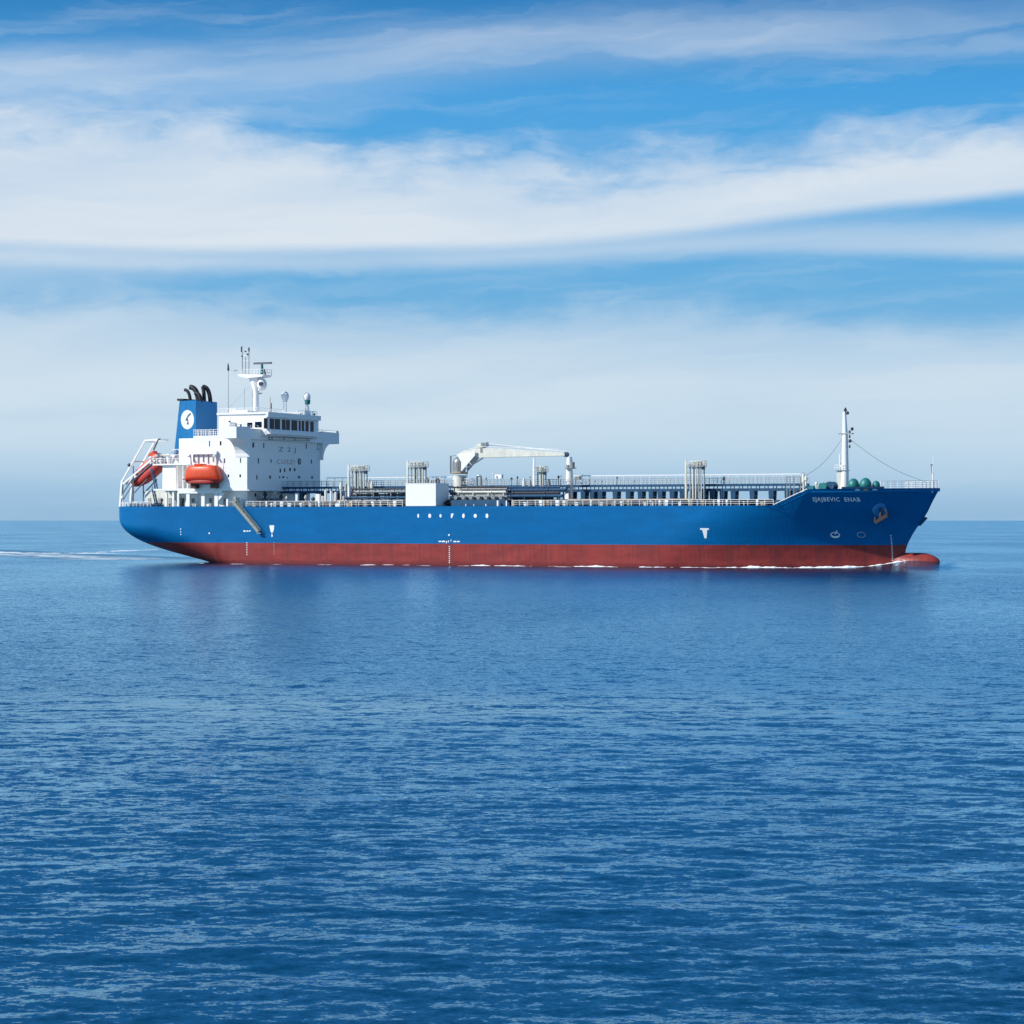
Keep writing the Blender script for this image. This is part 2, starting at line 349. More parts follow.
def build_hull():
    xs = [-89, -88.85, -88.6, -88.2, -87.6, -87, -86.1] + [-85.2 + .9 * i for i in range(28)]
    x = xs[-1]
    while x < 15: x += 3.0; xs.append(min(x, 15.0))
    vmain = []
    nv = 60
    NZ = 30
    rows = []
    for x in xs:
        zb = max(-3.0, slerp(x, KEEL) if x < -50 else -3.0)
        zd = deckz(x); row = []
        for j in range(NZ + 1):
            f = (j / NZ) ** 1.5 if zb > -3 else j / NZ
            z = zb + (zd - zb) * f
            row.append((x, half(x, z), z))
        rows.append(row)
    fine = list(np.linspace(0, 1, nv + 1)[1:])
    for v in fine:
        xn = 15 + (73.3 - 15) * v; row = []
        for j in range(NZ + 1):
            z = -3 + (deckz(xn) + 3) * j / NZ
            x = 15 + (slerp(z, STEM) - 15) * v
            row.append((x, max(bow_b(x, z), 0.06), z))
        rows.append(row)
    mb = MB(); n = NZ + 1
    for sgn in (-1, 1):
        vs = [(x, sgn * b, z) for r in rows for (x, b, z) in r]
        fs = []
        for i in range(len(rows) - 1):
            for j in range(NZ):
                fs.append((i * n + j, (i + 1) * n + j, (i + 1) * n + j + 1, i * n + j + 1))
        mb.add(vs, fs)
    # transom cap, stem cap
    for r in (rows[0], rows[-1]):
        a = [(x, -b, z) for x, b, z in r]; b_ = [(x, b, z) for x, b, z in r]
        mb.add(a + b_, [(j, j + 1, n + j + 1, n + j) for j in range(NZ)])
    # bulwark thickness lip
    for sgn in (-1, 1):
        top = [r[-1] for r in rows]
        vs = [(x, sgn * b, z) for x, b, z in top] + [(x, sgn * max(b - .22, 0.0), z + 0.0) for x, b, z in top] + [(x, sgn * max(b - .22, 0), z - .6) for x, b, z in top]
        k = len(top)
        mb.add(vs, [(i, i + 1, k + i + 1, k + i) for i in range(k - 1)] + [(k + i, k + i + 1, 2 * k + i + 1, 2 * k + i) for i in range(k - 1)])
    # bulbous forefoot
    rings = []; nb = 20
    for i in range(19):
        t = i / 18; xx = 58 + 15.9 * t
        rr = math.sqrt(max(0, 1 - max(0, (t - .74) / .26) ** 2.2))
        rz = 2.9 * max(rr, .02); ry = (.4 + 1.6 * (lambda q: q * q * (3 - 2 * q))(max(0, min(1, (t - .15) / .65)))) * max(rr, .02)
        zc = -.35 + .1 * t
        rings.append([(xx, ry * math.cos(a), zc + rz * math.sin(a)) for a in [2 * math.pi * k / nb for k in range(nb)]])
    vs = [p for r in rings for p in r]
    fs = [(i * nb + k, i * nb + (k + 1) % nb, (i + 1) * nb + (k + 1) % nb, (i + 1) * nb + k) for i in range(18) for k in range(nb)]
    fs.append(tuple(range(18 * nb, 19 * nb)))
    mb.add(vs, fs)
    o = mb.build('hull', M['hull'], ship, smooth=False, fix=False)
    me = o.data
    bm = bmesh.new(); bm.from_mesh(me)
    bmesh.ops.remove_doubles(bm, verts=bm.verts, dist=0.004)
    bmesh.ops.recalc_face_normals(bm, faces=bm.faces); bm.to_mesh(me); bm.free()
    me.shade_smooth(); me.set_sharp_from_angle(angle=R(50))
    # deck sheets
    for nm, lo, hi in (('main_deck', -88, 48.0), ('forecastle_deck', 53.2, 72.8)):
        d = MB(); xx = np.arange(lo, hi + .01, (hi - lo) / 60); k = len(xx)
        zd = [deckz(x) - .35 for x in xx]
        bb = [max(half(x, deckz(x)) - .2, .02) for x in xx]
        d.add([(x, -b, z) for x, b, z in zip(xx, bb, zd)] + [(x, b, z) for x, b, z in zip(xx, bb, zd)], [(i, i + 1, k + i + 1, k + i) for i in range(k - 1)])
        d.build(nm, M['deck'], ship)
    b = MB(); b.box(52.9, 53.2, -10.8, 10.8, 10.45, 13.25); b.build('forecastle_bulkhead', M['white'], ship)
    return o
hull = build_hull()

# --- painted marks on the shell (starboard side), draped on the plating
def drape(polys, name, m_, side=-1, off=0.035):
    mb = MB()
    for vs, fs in polys:
        mb.add([(x, side * (half(x, z) + off), z) for x, z in vs], fs)
    return mb.build(name, m_, hull, fix=False)
def quad(x0, z0, x1, z1): return ([(x0, z0), (x1, z0), (x1, z1), (x0, z1)], [(0, 1, 2, 3)])
def ell(x, z, rx, rz, a0=0, a1=2 * math.pi, n=20): return ([(x + rx * math.cos(a0 + (a1 - a0) * k / n), z + rz * math.sin(a0 + (a1 - a0) * k / n)) for k in range(n)], [tuple(range(n))])
def ringp(x, z, rx, rz, wdt, a0=0, a1=2 * math.pi, n=24):
    vs = []; 
    for k in range(n + 1):
        a = a0 + (a1 - a0) * k / n
        vs += [(x + rx * math.cos(a), z + rz * math.sin(a)), (x + (rx - wdt) * math.cos(a), z + (rz - wdt) * math.sin(a))]
    return (vs, [(2 * i, 2 * i + 2, 2 * i + 3, 2 * i + 1) for i in range(n)])
def text_mesh(body, size, off=0.0):
    cu = bpy.data.curves.new('t', 'FONT'); cu.body = body; cu.size = size; cu.resolution_u = 2
    cu.space_character = 1.15; cu.offset = off * size
    o = bpy.data.objects.new('t', cu); C.objects.link(o); bpy.context.view_layer.update()
    me = bpy.data.meshes.new_from_object(o.evaluated_get(bpy.context.evaluated_depsgraph_get()))
    vs = [(v.co.x, v.co.y) for v in me.vertices]; fs = [tuple(p.vertices) for p in me.polygons]
    bpy.data.objects.remove(o); bpy.data.meshes.remove(me)
    x0 = min(v[0] for v in vs); x1 = max(v[0] for v in vs)
    return vs, fs, x0, x1
vs, fs, a, b = text_mesh('SJAJBEVIC  ENAB', 1.0, .025)
xl, zl = survey(814, -11.0, 501.2); xr, _ = survey(860.5, -8.2, 502)
k = (xr - xl) / (b - a)
gap = a + (b - a) * .60
for test in (lambda q: q < gap, lambda q: q >= gap):     # the two words
    f2 = [f_ for f_ in fs if test(sum(vs[i][0] for i in f_) / len(f_))]; used = sorted({i for f_ in f2 for i in f_}); mp = {i: j for j, i in enumerate(used)}
    drape([([(xl + (vs[i][0] - a) * k, zl + vs[i][1] * .98 - (vs[i][0] - a) * k * 0.008) for i in used], [tuple(mp[i] for i in f_) for f_ in f2])], 'ship_name_lettering', M['mark'])
def P14(p, q): return survey(p, -14, q)
# row of seven white marks amidships
for i, (ppx, kind) in enumerate(zip([418.3, 429.8, 440.6, 452, 463.5, 475.3, 487], 'ioorooo')):
    x, z = P14(ppx, 515.8)
    if kind == 'r': pl = [([(x - .22, z - .4), (x + .02, z - .4), (x + .38, z + .42), (x - .2, z + .4)], [(0, 1, 2, 3)])]
    elif kind == 'i': pl = [ell(x, z, .18, .38)]
    else: pl = [ell(x, z, (.26, .3, .22, .34, .26, .32, .28)[i], (.38, .4, .32, .4, .42, .36, .42)[i])]
    drape(pl, 'hull_letter_mark', M['mark'])
# tug push marks
x, z1 = P14(272, 525.3); _, z0 = P14(272, 534.5)
drape([([(x - .55, z1), (x + .5, z1), (x + .42, z1 - .9), (x + .12, z0 + .3), (x - .12, z0 + .3), (x - .38, z1 - .9)], [(0, 5, 4, 3, 2, 1)]), quad(x - .1, z0 - .45, x + .14, z0 + .1)], 'tug_push_mark', M['mark'])
x, z1 = P14(704, 528.2); _, z0 = P14(704, 538.3)
drape([quad(x - .78, z1 - .28, x + .8, z1), ([(x - .42, z1 - .28), (x - .1, z0), (x + .26, z0), (x + .48, z1 - .28)], [(0, 1, 2, 3)])], 'tug_push_mark', M['mark'])
# thruster and bulb symbols near the bow
x, z = survey(831, -9.2, 535); drape([ringp(x, z, .75, .5, .14), ringp(x, z - .02, .75, .52, .3, math.pi * 1.05, math.pi * 1.95), ([(x - .1, z + .1), (x + .1, z + .1), (x + .5, z + .75), (x + .34, z + .8)], [(0, 1, 2, 3)])], 'bow_symbol', M['mark'])
x, z = survey(858.3, -6.5, 534.8); drape([ringp(x, z, .68, .52, .13)], 'bow_symbol', M['grey'])
x, z = survey(896, -3.2, 546.5); drape([([(x - .1, z - .5), (x + .1, z - .5), (x + .6, z + .5), (x + .45, z + .55)], [(0, 1, 2, 3)]), quad(x - .35, z - .45, x - .2, z + .3)], 'bow_symbol', M['rust'])
# draught marks: small ticks in columns
def draught(ppx, y, q0, q1, n, wd=.16, m_='mark'):
    x = sx(ppx, y); za = sz(ppx, q1, y); zb = sz(ppx, q0, y)
    for i in range(n): drape([quad(x - wd, za + (zb - za) * i / n, x + wd, za + (zb - za) * (i + .45) / n)], 'draught_mark', M[m_])
draught(888, -3.8, 534, 561, 13, .10); draught(449.5, -14, 545, 563, 9, .12, 'mark')
draught(185.5, -12.3, 527, 535, 3, .1); draught(211, -13.4, 530.5, 534, 1, .14); draught(247, -14, 541, 555, 6, .1); draught(274, -14, 541, 554, 6, .08, 'tan')
x, z = P14(449, 535); drape([ell(x, z, .16, .18)], 'load_line_mark', M['mark'])
x, z = P14(449, 541.5)
for q_ in ([quad(x - 2.1, z - .1, x - 1.5, z + .12), quad(x - 1.4, z - .12, x - .8, z + .14), quad(x - .6, z - .3, x - .4, z + .1), quad(x - .2, z - .15, x, z + .2),
       quad(x + .35, z + .02, x + .5, z + .35), quad(x + .9, z - .12, x + 1.5, z + .12), quad(x + 1.62, z - .1, x + 2.2, z + .1)]): drape([q_], 'load_line_mark', M['mark'])
x, z = P14(244, 531)
for q_ in ([quad(x - .1, z - .16, x + .35, z + .14), quad(x + .55, z - .12, x + 1.0, z + .1), quad(x + 1.15, z - .1, x + 1.5, z + .12)]): drape([q_], 'load_line_mark', M['mark'])

# ------------------------------------------------------------------ generic outfit
def railing(path, hgt=1.05, post=1.5, r=.035, n=3, m_='white', name='handrail', parent=ship, midr=None):
    mb = MB()
    for p, q in zip(path, path[1:]):
        p, q = Vector(p), Vector(q); L = (q - p).length; k = max(1, round(L / post))
        for i in range(1, n + 1):
            o = Vector((0, 0, hgt * i / n)); mb.bar(p + o, q + o, 2 * r * (1.2 if i == n else .8))
        for i in range(k + 1):
            c = p.lerp(q, i / k); mb.bar(c, c + Vector((0, 0, hgt)), 2.2 * r)
    return mb.build(name, M[m_], parent)
def windows(parent, face, items, name='window', frame=True, m_='glass'):
    """face: 'S' starboard plane (y fixed) or 'F' front plane (x fixed)"""
    for (c, a, z, wd, hg) in items:
        g = MB(); fr = MB(); t = .05
        if face == 'S':
            g.box(a - wd / 2, a + wd / 2, c - .03, c + .05, z - hg / 2, z + hg / 2)
            for x0, x1, z0, z1 in ((-wd / 2 - t, -wd / 2, -hg / 2, hg / 2), (wd / 2, wd / 2 + t, -hg / 2, hg / 2), (-wd / 2 - t, wd / 2 + t, hg / 2, hg / 2 + t), (-wd / 2 - t, wd / 2 + t, -hg / 2 - t, -hg / 2)):
                fr.box(a + x0, a + x1, c - .06, c + .05, z + z0, z + z1)
        else:
            g.box(c - .05, c + .03, a - wd / 2, a + wd / 2, z - hg / 2, z + hg / 2)
            for y0, y1, z0, z1 in ((-wd / 2 - t, -wd / 2, -hg / 2, hg / 2), (wd / 2, wd / 2 + t, -hg / 2, hg / 2), (-wd / 2 - t, wd / 2 + t, hg / 2, hg / 2 + t), (-wd / 2 - t, wd / 2 + t, -hg / 2 - t, -hg / 2)):
                fr.box(c - .05, c + .06, a + y0, a + y1, z + z0, z + z1)
        o = g.build(name, M[m_], parent)
def yfront(ppx, xf):
    """offset from the centre line of a point on a cross-ship face at x = xf"""
    k = (ppx - 512) / F_PX
    # OX + xf ct + y st = k (OY - xf st + y ct)
    return (k * (OY - xf * st) - OX - xf * ct) / (st - k * ct)
def zfront(ppx, ppy, xf):
    y = yfront(ppx, xf); return CAM_H + (520 - ppy) * (OY - xf * st + y * ct) / F_PX

# ------------------------------------------------------------------ accommodation block
XF, XA = -57.1, -69.2
ZW = 25.0       # bridge wing deck
house = MB()
house.box(XA, XF, -14, 14, 14.0, 24.45)
acc = house.build('accommodation_block', M['white'], ship, bevel=.04)
h = MB(); h.box(-73, -58.3, -12.0, 12.0, 10.4, 14.0); h.build('lower_house', M['white'], acc)
h = MB(); h.box(-69.4, -56.6, -14.1, 14.1, 13.86, 14.0); h.build('deck_ledge', M['white'], acc)
# bridge wings with curved brackets
for sgn, nm in ((-1, 'bridge_wing'), (1, 'bridge_wing')):
    WX0, WX1 = -59.7, -56.45
    tip = 19.0 if sgn < 0 else 20.6
    wg = MB()
    zlo = 23.7; zhi = 25.9
    prof = [(13.9, 20.3), (14.1, 20.3)]
    for i in range(9):
        a = i / 8 * math.pi / 2
        prof.append((14.1 + 3.6 * (1 - math.cos(a)), 20.3 + (zlo - 20.3) * math.sin(a)))
    prof += [(tip, zlo), (tip, zhi), (13.9, zhi + .12)]
    wg.prism_x([(sgn * y, z) for y, z in prof], WX0, WX1)
    o = wg.build(nm, M['white'], acc)
    railing([(WX1 - .1, sgn * 11, 26.0), (WX1 - .1, sgn * tip, 25.9), (WX0 + .1, sgn * tip, 25.9)], .35, 1.3, .03, 1, parent=acc)
    lp = MB(); lp.tube([(WX1 - .3, sgn * (tip - .25), 25.9), (WX1 - .3, sgn * (tip - .25), 26.4)], .16); lp.build('side_light', M['dark'], acc)
# front skirt below the wheelhouse
h = MB(); h.box(-57.1, -56.5, -14.0, 14.0, 23.7, 25.7); h.build('bridge_front_band', M['white'], acc)
# wheelhouse
WHX = -55.3
wh = MB()
HB = 9.9
wh.box(-66.0, WHX, -HB, HB, 24.45, 28.6)
whl = wh.build('wheelhouse', M['white'], ship, bevel=.05)
h = MB(); h.box(-66.3, WHX + .55, -HB - .3, HB + .3, 28.6, 28.95); h.prism_x([(-HB - .3, 28.0), (HB + .3, 28.0), (HB + .3, 28.6), (-HB - .3, 28.6)], WHX + .02, WHX + .5)
h.build('roof', M['white'], whl)
h = MB(); h.box(WHX + .0, WHX + .9, -HB - .1, HB - .6, 24.75, 25.45); h.build('front_ledge', M['white'], whl)
wz0, wz1 = 25.75, 27.75
wlist = [(264, 267.4), (269.6, 274), (274.6, 280), (281.8, 285.5), (286, 289.8), (291.3, 297.2), (298.6, 300.6), (301.6, 304.2), (305.4, 308.6), (310.2, 313.6)]
for a_, b_ in wlist:
    ya, yb = yfront(a_, WHX), yfront(b_, WHX)
    yb = min(yb, HB - .12)
    windows(whl, 'F', [(WHX, (ya + yb) / 2, (wz0 + wz1) / 2, yb - ya, wz1 - wz0)])
for p_, q_, wd, hg in ((249.8, 425.2, 1.15, 1.0), (258.3, 424.6, 1.5, 1.1), (229.5, 423, .45, .9), (240.8, 425.6, .3, .6)):
    x, z = survey(p_, -HB, q_); windows(whl, 'S', [(-HB, x, z, wd, hg)])
# white locker on the port wing beside the wheelhouse
h = MB(); h.box(-58.6, -56.8, 11.0, 13.0, 26.0, 28.6); h.build('wing_locker', M['white'], acc, bevel=.25)
h = MB(); h.box(-62, -61.4, -13.4, -10.6, 25.9, 27.0); h.build('wing_screen', M['white'], acc)
# windows, house front
def fw(p_, q_, wd, hg, m_='glass'):
    y = yfront(p_, XF); z = zfront(p_, q_, XF); windows(acc, 'F', [(XF, y, z, wd, hg)], m_=m_)
ZF = XF
for a_ in ((253.2, 445, .62, .95), (263.7, 445.6, .32, .95), (306.2, 446.3, .3, 1.0), (258.4, 460.8, .34, 1.0), (271, 461, .32, .7), (311.4, 461.6, .38, .75),
           (256.8, 477.3, .34, .85), (270, 477.2, .55, .6), (299, 477.2, .85, .4), (312, 477.3, .6, .5), (245.4 + 10, 495, .5, .7), (283, 477, .5, .35)):
    fw(*a_)
# larger pale-framed window, round port
y = yfront(318.3, XF); z = zfront(318.3, 446.8, XF)
h = MB(); h.box(XF, XF + .06, y - .5, y + .5, z - .62, z + .62); h.build('window_frame', M['grey'], acc)
h = MB(); h.box(XF, XF + .08, y - .34, y + .34, z - .46, z + .46); h.build('window_pane', M['white'], acc)
y = yfront(299.3, XF); z = zfront(299.3, 461.6, XF)
h = MB(); h.tube([(XF - .02, y, z), (XF + .07, y, z)], .62, 16); prt = h.build('porthole_rim', M['dark'], acc)
h = MB(); h.tube([(XF - .02, y, z), (XF + .09, y, z)], .36, 16); h.build('porthole_glass', M['grey'], prt)
# lettering on the house front
def front_text(body, size, pl, pr, pq, m_):
    vs, fs, a, b = text_mesh(body, size)
    y0, y1 = yfront(pl, XF), yfront(pr, XF); z = zfront(pl, pq, XF); k = (y1 - y0) / (b - a)
    mb = MB(); mb.add([(XF + .03, y0 + (x - a) * k, z + zz) for x, zz in vs], fs)
    mb.build('bulkhead_lettering', M[m_], acc, fix=False)
M['rosy'] = mat('faded_red_paint', (0.5, 0.28, 0.25), 0.6)
M['greyd'] = mat('dark_grey_paint', (0.10, 0.12, 0.16), 0.5)
M['letter'] = mat('faded_lettering', (0.16, 0.19, 0.24), 0.6)
front_text('Z 2 J', 1.25, 278.5, 295.5, 451.3, 'letter')
front_text('CUSZ!', 1.25, 276.5, 295, 463.6, 'rosy')
for a_ in ((280.2, 470.6, .5, .75), (284.6, 470.2, .45, .7), (290, 469.6, .6, .65), (294.6, 469.6, .6, .6), (279.6, 477.2, .35, .45), (283.4, 477.2, .5, .35), (287.2, 477.6, .4, .2)): fw(*a_)
# rail / grab bars and lamps under the bridge front
h = MB()
for q_ in (437.3, 439.6):
    h.tube([(XF + .7, yfront(266, XF), zfront(266, q_, XF)), (XF + .7, yfront(307, XF), zfront(307, q_ + 1.2, XF))], .06, 6)
for p_ in (265.8, 269, 281, 292, 305): 
    y = yfront(p_, XF); z = zfront(p_, 438.5, XF); h.bar((XF, y, z), (XF + .75, y, z), .1); h.bar((XF + .7, y, z - .4), (XF + .7, y, z + .4), .12)
h.build('window_wash_rail', M['grey'], acc)
for p_, q_ in ((265.6, 438), (268.5, 437.8)):
    y = yfront(p_, XF); z = zfront(p_, q_, XF); h = MB(); h.box(XF, XF + .4, y - .2, y + .2, z - .4, z + .4); h.build('deck_lamp', M['greyd'], acc)
# side windows
for p_, q_, wd, hg in ((209.5, 443.7, .18, 1.1), (220.6, 443.2, .32, .8), (224.6, 460.8, .22, .9), (240.6, 460.4, .2, .9), (228.4, 475.8, .3, .55), (240.2, 475.8, .32, .55)):
    x, z = survey(p_, -14, q_); windows(acc, 'S', [(-14, x, z, wd, hg)])
# doors and gear in the shaded recess below
for x in (-70.5, -66.5, -63.2, -60.4):
    d = MB(); d.box(x - .4, x + .4, -12.06, -11.98, 10.5, 12.5); o = d.build('door', M['grey'], acc)
    d = MB(); d.tube([(x, -12.1, 12.05), (x, -12.0, 12.05)], .15, 10); d.build('door_window', M['glass'], o)
railing([(XA, -13.9, 14.0), (XF, -13.9, 14.0)], .9, 1.4, .03, 3, parent=acc)
railing([(XA, -13.9, 24.5), (-62.0, -13.9, 24.5)], 1.1, .9, .035, 3, parent=acc)
railing([(XA, -13.9, 24.5), (XA, 2, 24.5)], 1.1, .9, .035, 3, parent=acc)
for x in (-59.6,):
    h = MB(); h.box(x - .5, x + .5, -13.2, -12.2, 10.5, 12.2); h.build('vent_box', M['white'], ship)
# monkey island
railing([(-66, -9.9, 28.95), (-57.0, -9.9, 28.95), (-57, 0, 28.95)], .85, .9, .03, 3, parent=whl)
railing([(-66, 9.9, 28.95), (-55.5, 9.9, 28.95), (-55.5, 2, 28.95)], .85, .9, .03, 3, parent=whl)
h = MB(); h.box(-64, -61, -7.5, -4.5, 28.95, 29.5); h.build('roof_locker', M['white'], whl)

# ------------------------------------------------------------------ radar mast
mast_e = MB()
mx = sx(256, 0)
zt = sz(256, 374.5, 0)
mast_e.tube([(mx, 0, 28.95), (mx, 0, 33), (mx, 0, zt - 3.0), (mx - .2, 0, zt - .6)], [.62, .52, .62, 1.25], 14)
mast = mast_e.build('radar_mast', M['white'], ship, smooth=True)
xl, xr = sx(241.5, 0), sx(268, 0)
h = MB(); h.prism_y([(xl, zt + .1), (xr, zt - .15), (xr - .5, zt - .55), (xl + 2.2, zt - .75), (xl + .3, zt - .35)], -1.6, 1.6); h.build('platform', M['white'], mast)
railing([(xl + .1, -1.5, zt), (xr - .1, -1.5, zt - .1), (xr - .1, 1.5, zt - .1), (xl + .1, 1.5, zt), (xl + .1, -1.5, zt)], 1.0, 1.0, .03, 2, parent=mast)
for p_, t_, b_ in ((242.3, 352, 374), (248.8, 352, 374), (245.5, 357, 374)):
    x = sx(p_, 0); h = MB(); h.tube([(x, 0, sz(p_, b_, 0)), (x, 0, sz(p_, t_, 0))], .10, 8); h.build('pole', M['grey'], mast)
h = MB(); h.bar((sx(242, 0), 0, sz(242, 356, 0)), (sx(249.5, 0), 0, sz(249, 355, 0)), .1); h.build('crossbar', M['white'], mast); h = MB(); h.bar((sx(242, 0), 0, sz(242, 361, 0)), (sx(249.5, 0), 0, sz(249, 360.5, 0)), .08); h.build('crossbar', M['white'], mast)
for p_, t_, b_, r_ in ((241.5, 346.5, 352, .17), (248.8, 347.5, 351.5, .17), (245.3, 350.8, 352, .22), (247.7, 353.5, 355, .25), (242, 355.5, 356.8, .2)):
    x = sx(p_, 0); h = MB(); h.tube([(x, 0, sz(p_, b_, 0)), (x, 0, sz(p_, t_, 0))], r_, 8); h.build('signal_light', M['greyd'], mast)
x = sx(262, 0)
h = MB(); h.tube([(x, 0, zt - .1), (x, 0, sz(262, 364.2, 0))], [.35, .22], 10); rs = h.build('radar_scanner_post', M['teal'], mast)
h = MB(); h.box(sx(254.3, 0), sx(272, 0), -.35, -.0, sz(262, 364.2, 0), sz(262, 362.3, 0)); h.build('radar_scanner', M['greyd'], rs)
h = MB(); h.bar((sx(266.5, 0), -.3, zt - .1), (sx(264.5, 0), -.3, zt + .95), .3); h.build('floodlight', M['dark'], mast)
x, z = survey(260.6, 0, 384.5); h = MB(); h.ball((x + .5, -.3, z), .95, .95, 1.25); dm = h.build('mast_dome', M['white'], mast, smooth=True)
h = MB(); h.tube([(x + .75, -1.35, z + .05), (x + .75, -1.0, z + .05)], .42, 12); h.build('horn', M['dark'], dm)
h = MB(); h.bar((mx, -.3, z - 1.8), (mx + 1.5, -.3, z - 1.75), .25); h.build('bracket', M['grey'], mast)
h = MB(); h.bar((mx, 0, z - 1), (mx + 1.0, -.2, z - 1), .3); h.build('bracket', M['white'], mast)
# ladder on the mast
h = MB()
for s_ in (-.2, .2): h.bar((mx - .7, s_, 29), (mx - .75, s_, zt - 1), .05)
for i in range(24): h.bar((mx - .7, -.2, 29.2 + i * .33), (mx - .7, .2, 29.2 + i * .33), .04)
h.build('ladder', M['grey'], mast)

def aerial(p_, y, t_, b_, r=.05, tipd=0, m_='white', name='whip_aerial'):
    x = sx(p_, y); z0 = sz(p_, b_, y); z1 = sz(p_, t_, y)
    h = MB(); h.tube([(x, y, z0), (x, y, (z0 + z1) / 2), (x, y, z1)], [r * 1.5, r, r * .8], 6); o = h.build(name, M[m_], ship)
    if tipd:
        h = MB(); h.tube([(x, y, z1), (x - .05, y, z1 + tipd)], [.24, .10], 8); h.build('aerial_tip', M['dark'], o)
    return o
aerial(228.3, -5, 370.5, 417, .07, 1.35, 'grey'); aerial(244.3, -3, 388, 416, .05, 0, 'grey'); aerial(270.2, 1, 397, 416, .07, 0, 'tan'); aerial(271.3, 2, 403, 416, .12, 0, 'rust')
aerial(301.2, 6, 414.5, 417.5, .14, .3); aerial(314.5, 8.5, 415, 418, .1, .3); aerial(272.5, -6, 409, 416, .1)
h = MB(); x = sx(228.3, -5); h.bar((x, -5, 37.6), (sx(236, -5), -5, 37.4), .06); h.box(sx(234, -5), sx(236.5, -5), -5.1, -4.9, 37.25, 37.55); h.build('yard_light', M['grey'], ship)
h = MB()
for i in range(3): h.tube([(sx(231 + 2.5 * i, -6), -6, 28.9), (sx(231 + 2.5 * i, -6), -6, 29.9)], [.2, .3], 8)
h.build('roof_fitting', M['white'], ship)
h = MB(); x = sx(233, -3); h.tube([(mx - .5, 0, 35.5), (sx(229, -5), -5, 30.2)], .02, 4); h.build('stay_wire', M['grey'], ship)
# satellite domes
for p_, q_, rx, rz, ydo in ((285, 396.3, .78, 1.0, 5.8), (307, 397.2, .70, .92, 8.8)):
    x, z = survey(p_, ydo, q_)
    h = MB(); h.ball((x, ydo, z), rx, rx, rz); dome = h.build('satellite_dome', M['white'], ship, smooth=True)
    st_ = MB(); 
    if p_ < 300:
        st_.bar((x - .28, ydo, 28.9), (x - .28, ydo, z - rz + .1), .12); st_.bar((x + .28, ydo, 28.9), (x + .28, ydo, z - rz + .1), .12)
        st_.box(x - .45, x + .45, ydo - .3, ydo + .3, z - rz - .1, z - rz + .08)
    else:
        st_.tube([(x + .1, ydo, 28.9), (x, ydo, z - rz - .4), (x, ydo, z - rz)], [.62, .25, .55], 12)
        bb = MB(); bb.tube([(x + .1, ydo, z - rz - .5), (x + .1, ydo, z - rz + .35)], [.5, .6], 12); bb.build('dome_base', M['teal'], dome)
    st_.build('dome_stand', M['white'], dome)

# ------------------------------------------------------------------ funnel
FY = 3.9
xa_t, xa_b = sx(179.2, -FY), sx(173.6, -FY); xf_ = sx(196.3, -FY)
zt_f, zb_f = sz(187, 400.5, -FY), 21.2
h = MB(); h.prism_y([(xa_b, zb_f), (xf_, zb_f), (xf_, zt_f), (xa_t, zt_f)], -FY, FY)
fun = h.build('funnel', M['funnel'], ship, bevel=.12)
h = MB(); h.prism_y([(xa_t - .5, zt_f + .0), (xa_t + .9, zt_f), (xa_t + 1.1, zt_f + .38), (xa_t - .5, zt_f + .42)], -FY - .05, FY + .05); h.build('soot_cowl', M['black'], fun)
x, z = survey(187.4, -FY, 419.6)
h = MB(); pts, ff = ell(x, z, 1.52, 1.9, n=32); h.add([(a, -FY - .02, b) for a, b in pts], ff); emb = h.build('emblem_disc', M['mark'], fun)
h = MB()
for pts in ([(.78, 1.3), (.45, 1.2), (.05, .8), (-.25, .3), (-.45, .0), (-.3, -.18), (.02, -.12), (.08, .25), (.35, .65), (.8, .95)], [(-.38, .1), (.1, .15), (.3, -.35), (-.05, -.4)], [(-.1, -.45), (.35, -.55), (.3, -1.0), (-.12, -.95)]):
    h.add([(x + a, -FY - .035, z + b) for a, b in pts], [tuple(range(len(pts)))])
h.build('emblem_glyph', M['greyd'], emb)
for (b0, y, t0, tq, r_) in ((190.3, -2.2, 184.6, 389.8, .32), (198.3, -1.2, 190.2, 387.2, .52), (200.8, -1.8, 195, 393, .42), (204.2, 1.0, 202.2, 387, .38), (210.3, 1.8, 203.2, 386.6, .42)):
    x0 = sx(b0, y); x1 = sx(t0, y); z1 = sz(t0, tq, y); z0 = zt_f - .3
    h = MB(); pts = []
    for i in range(9):
        t = i / 8; pts.append((x0 + (x1 - x0) * t ** 1.8, y, z0 + (z1 - z0) * (math.sin(t * math.pi / 2 * 1.0)) ** .9))
    h.tube(pts, [r_] * 9, 12); h.build('exhaust_pipe', M['black'], fun, smooth=True)
# engine casing, platforms aft of the house
h = MB(); h.box(-76, XA + .002, -8.5, 8.5, 14.5, 24.2); h.build('engine_casing', M['white'], ship, bevel=.04)
h = MB(); h.box(-82.0, -76.01, -3.7, 3.7, 19.3, 21.25); h.box(-81.5, -77, -3.5, 3.5, 14.5, 19.3); h.build('funnel_base', M['white'], ship)
railing([(sx(172, -4.4), -4.4, 21.25), (sx(195, -4.4), -4.4, 21.25)], 1.0, .8, .04, 3, parent=ship)
h = MB(); h.box(sx(171, -5), sx(196, -5), -4.8, -3.9, 21.1, 21.22); h.build('funnel_platform', M['white'], ship)
h = MB(); a0 = sx(182.5, -6); h.tube([(a0, -6, 22.0), (a0 + .9, -6, 21.6), (a0 + 1.5, -6, 20.6), (a0 + 1.5, -6, 19.2)], .3, 10); h.build('bent_vent_pipe', M['bluedk'], ship, smooth=True)
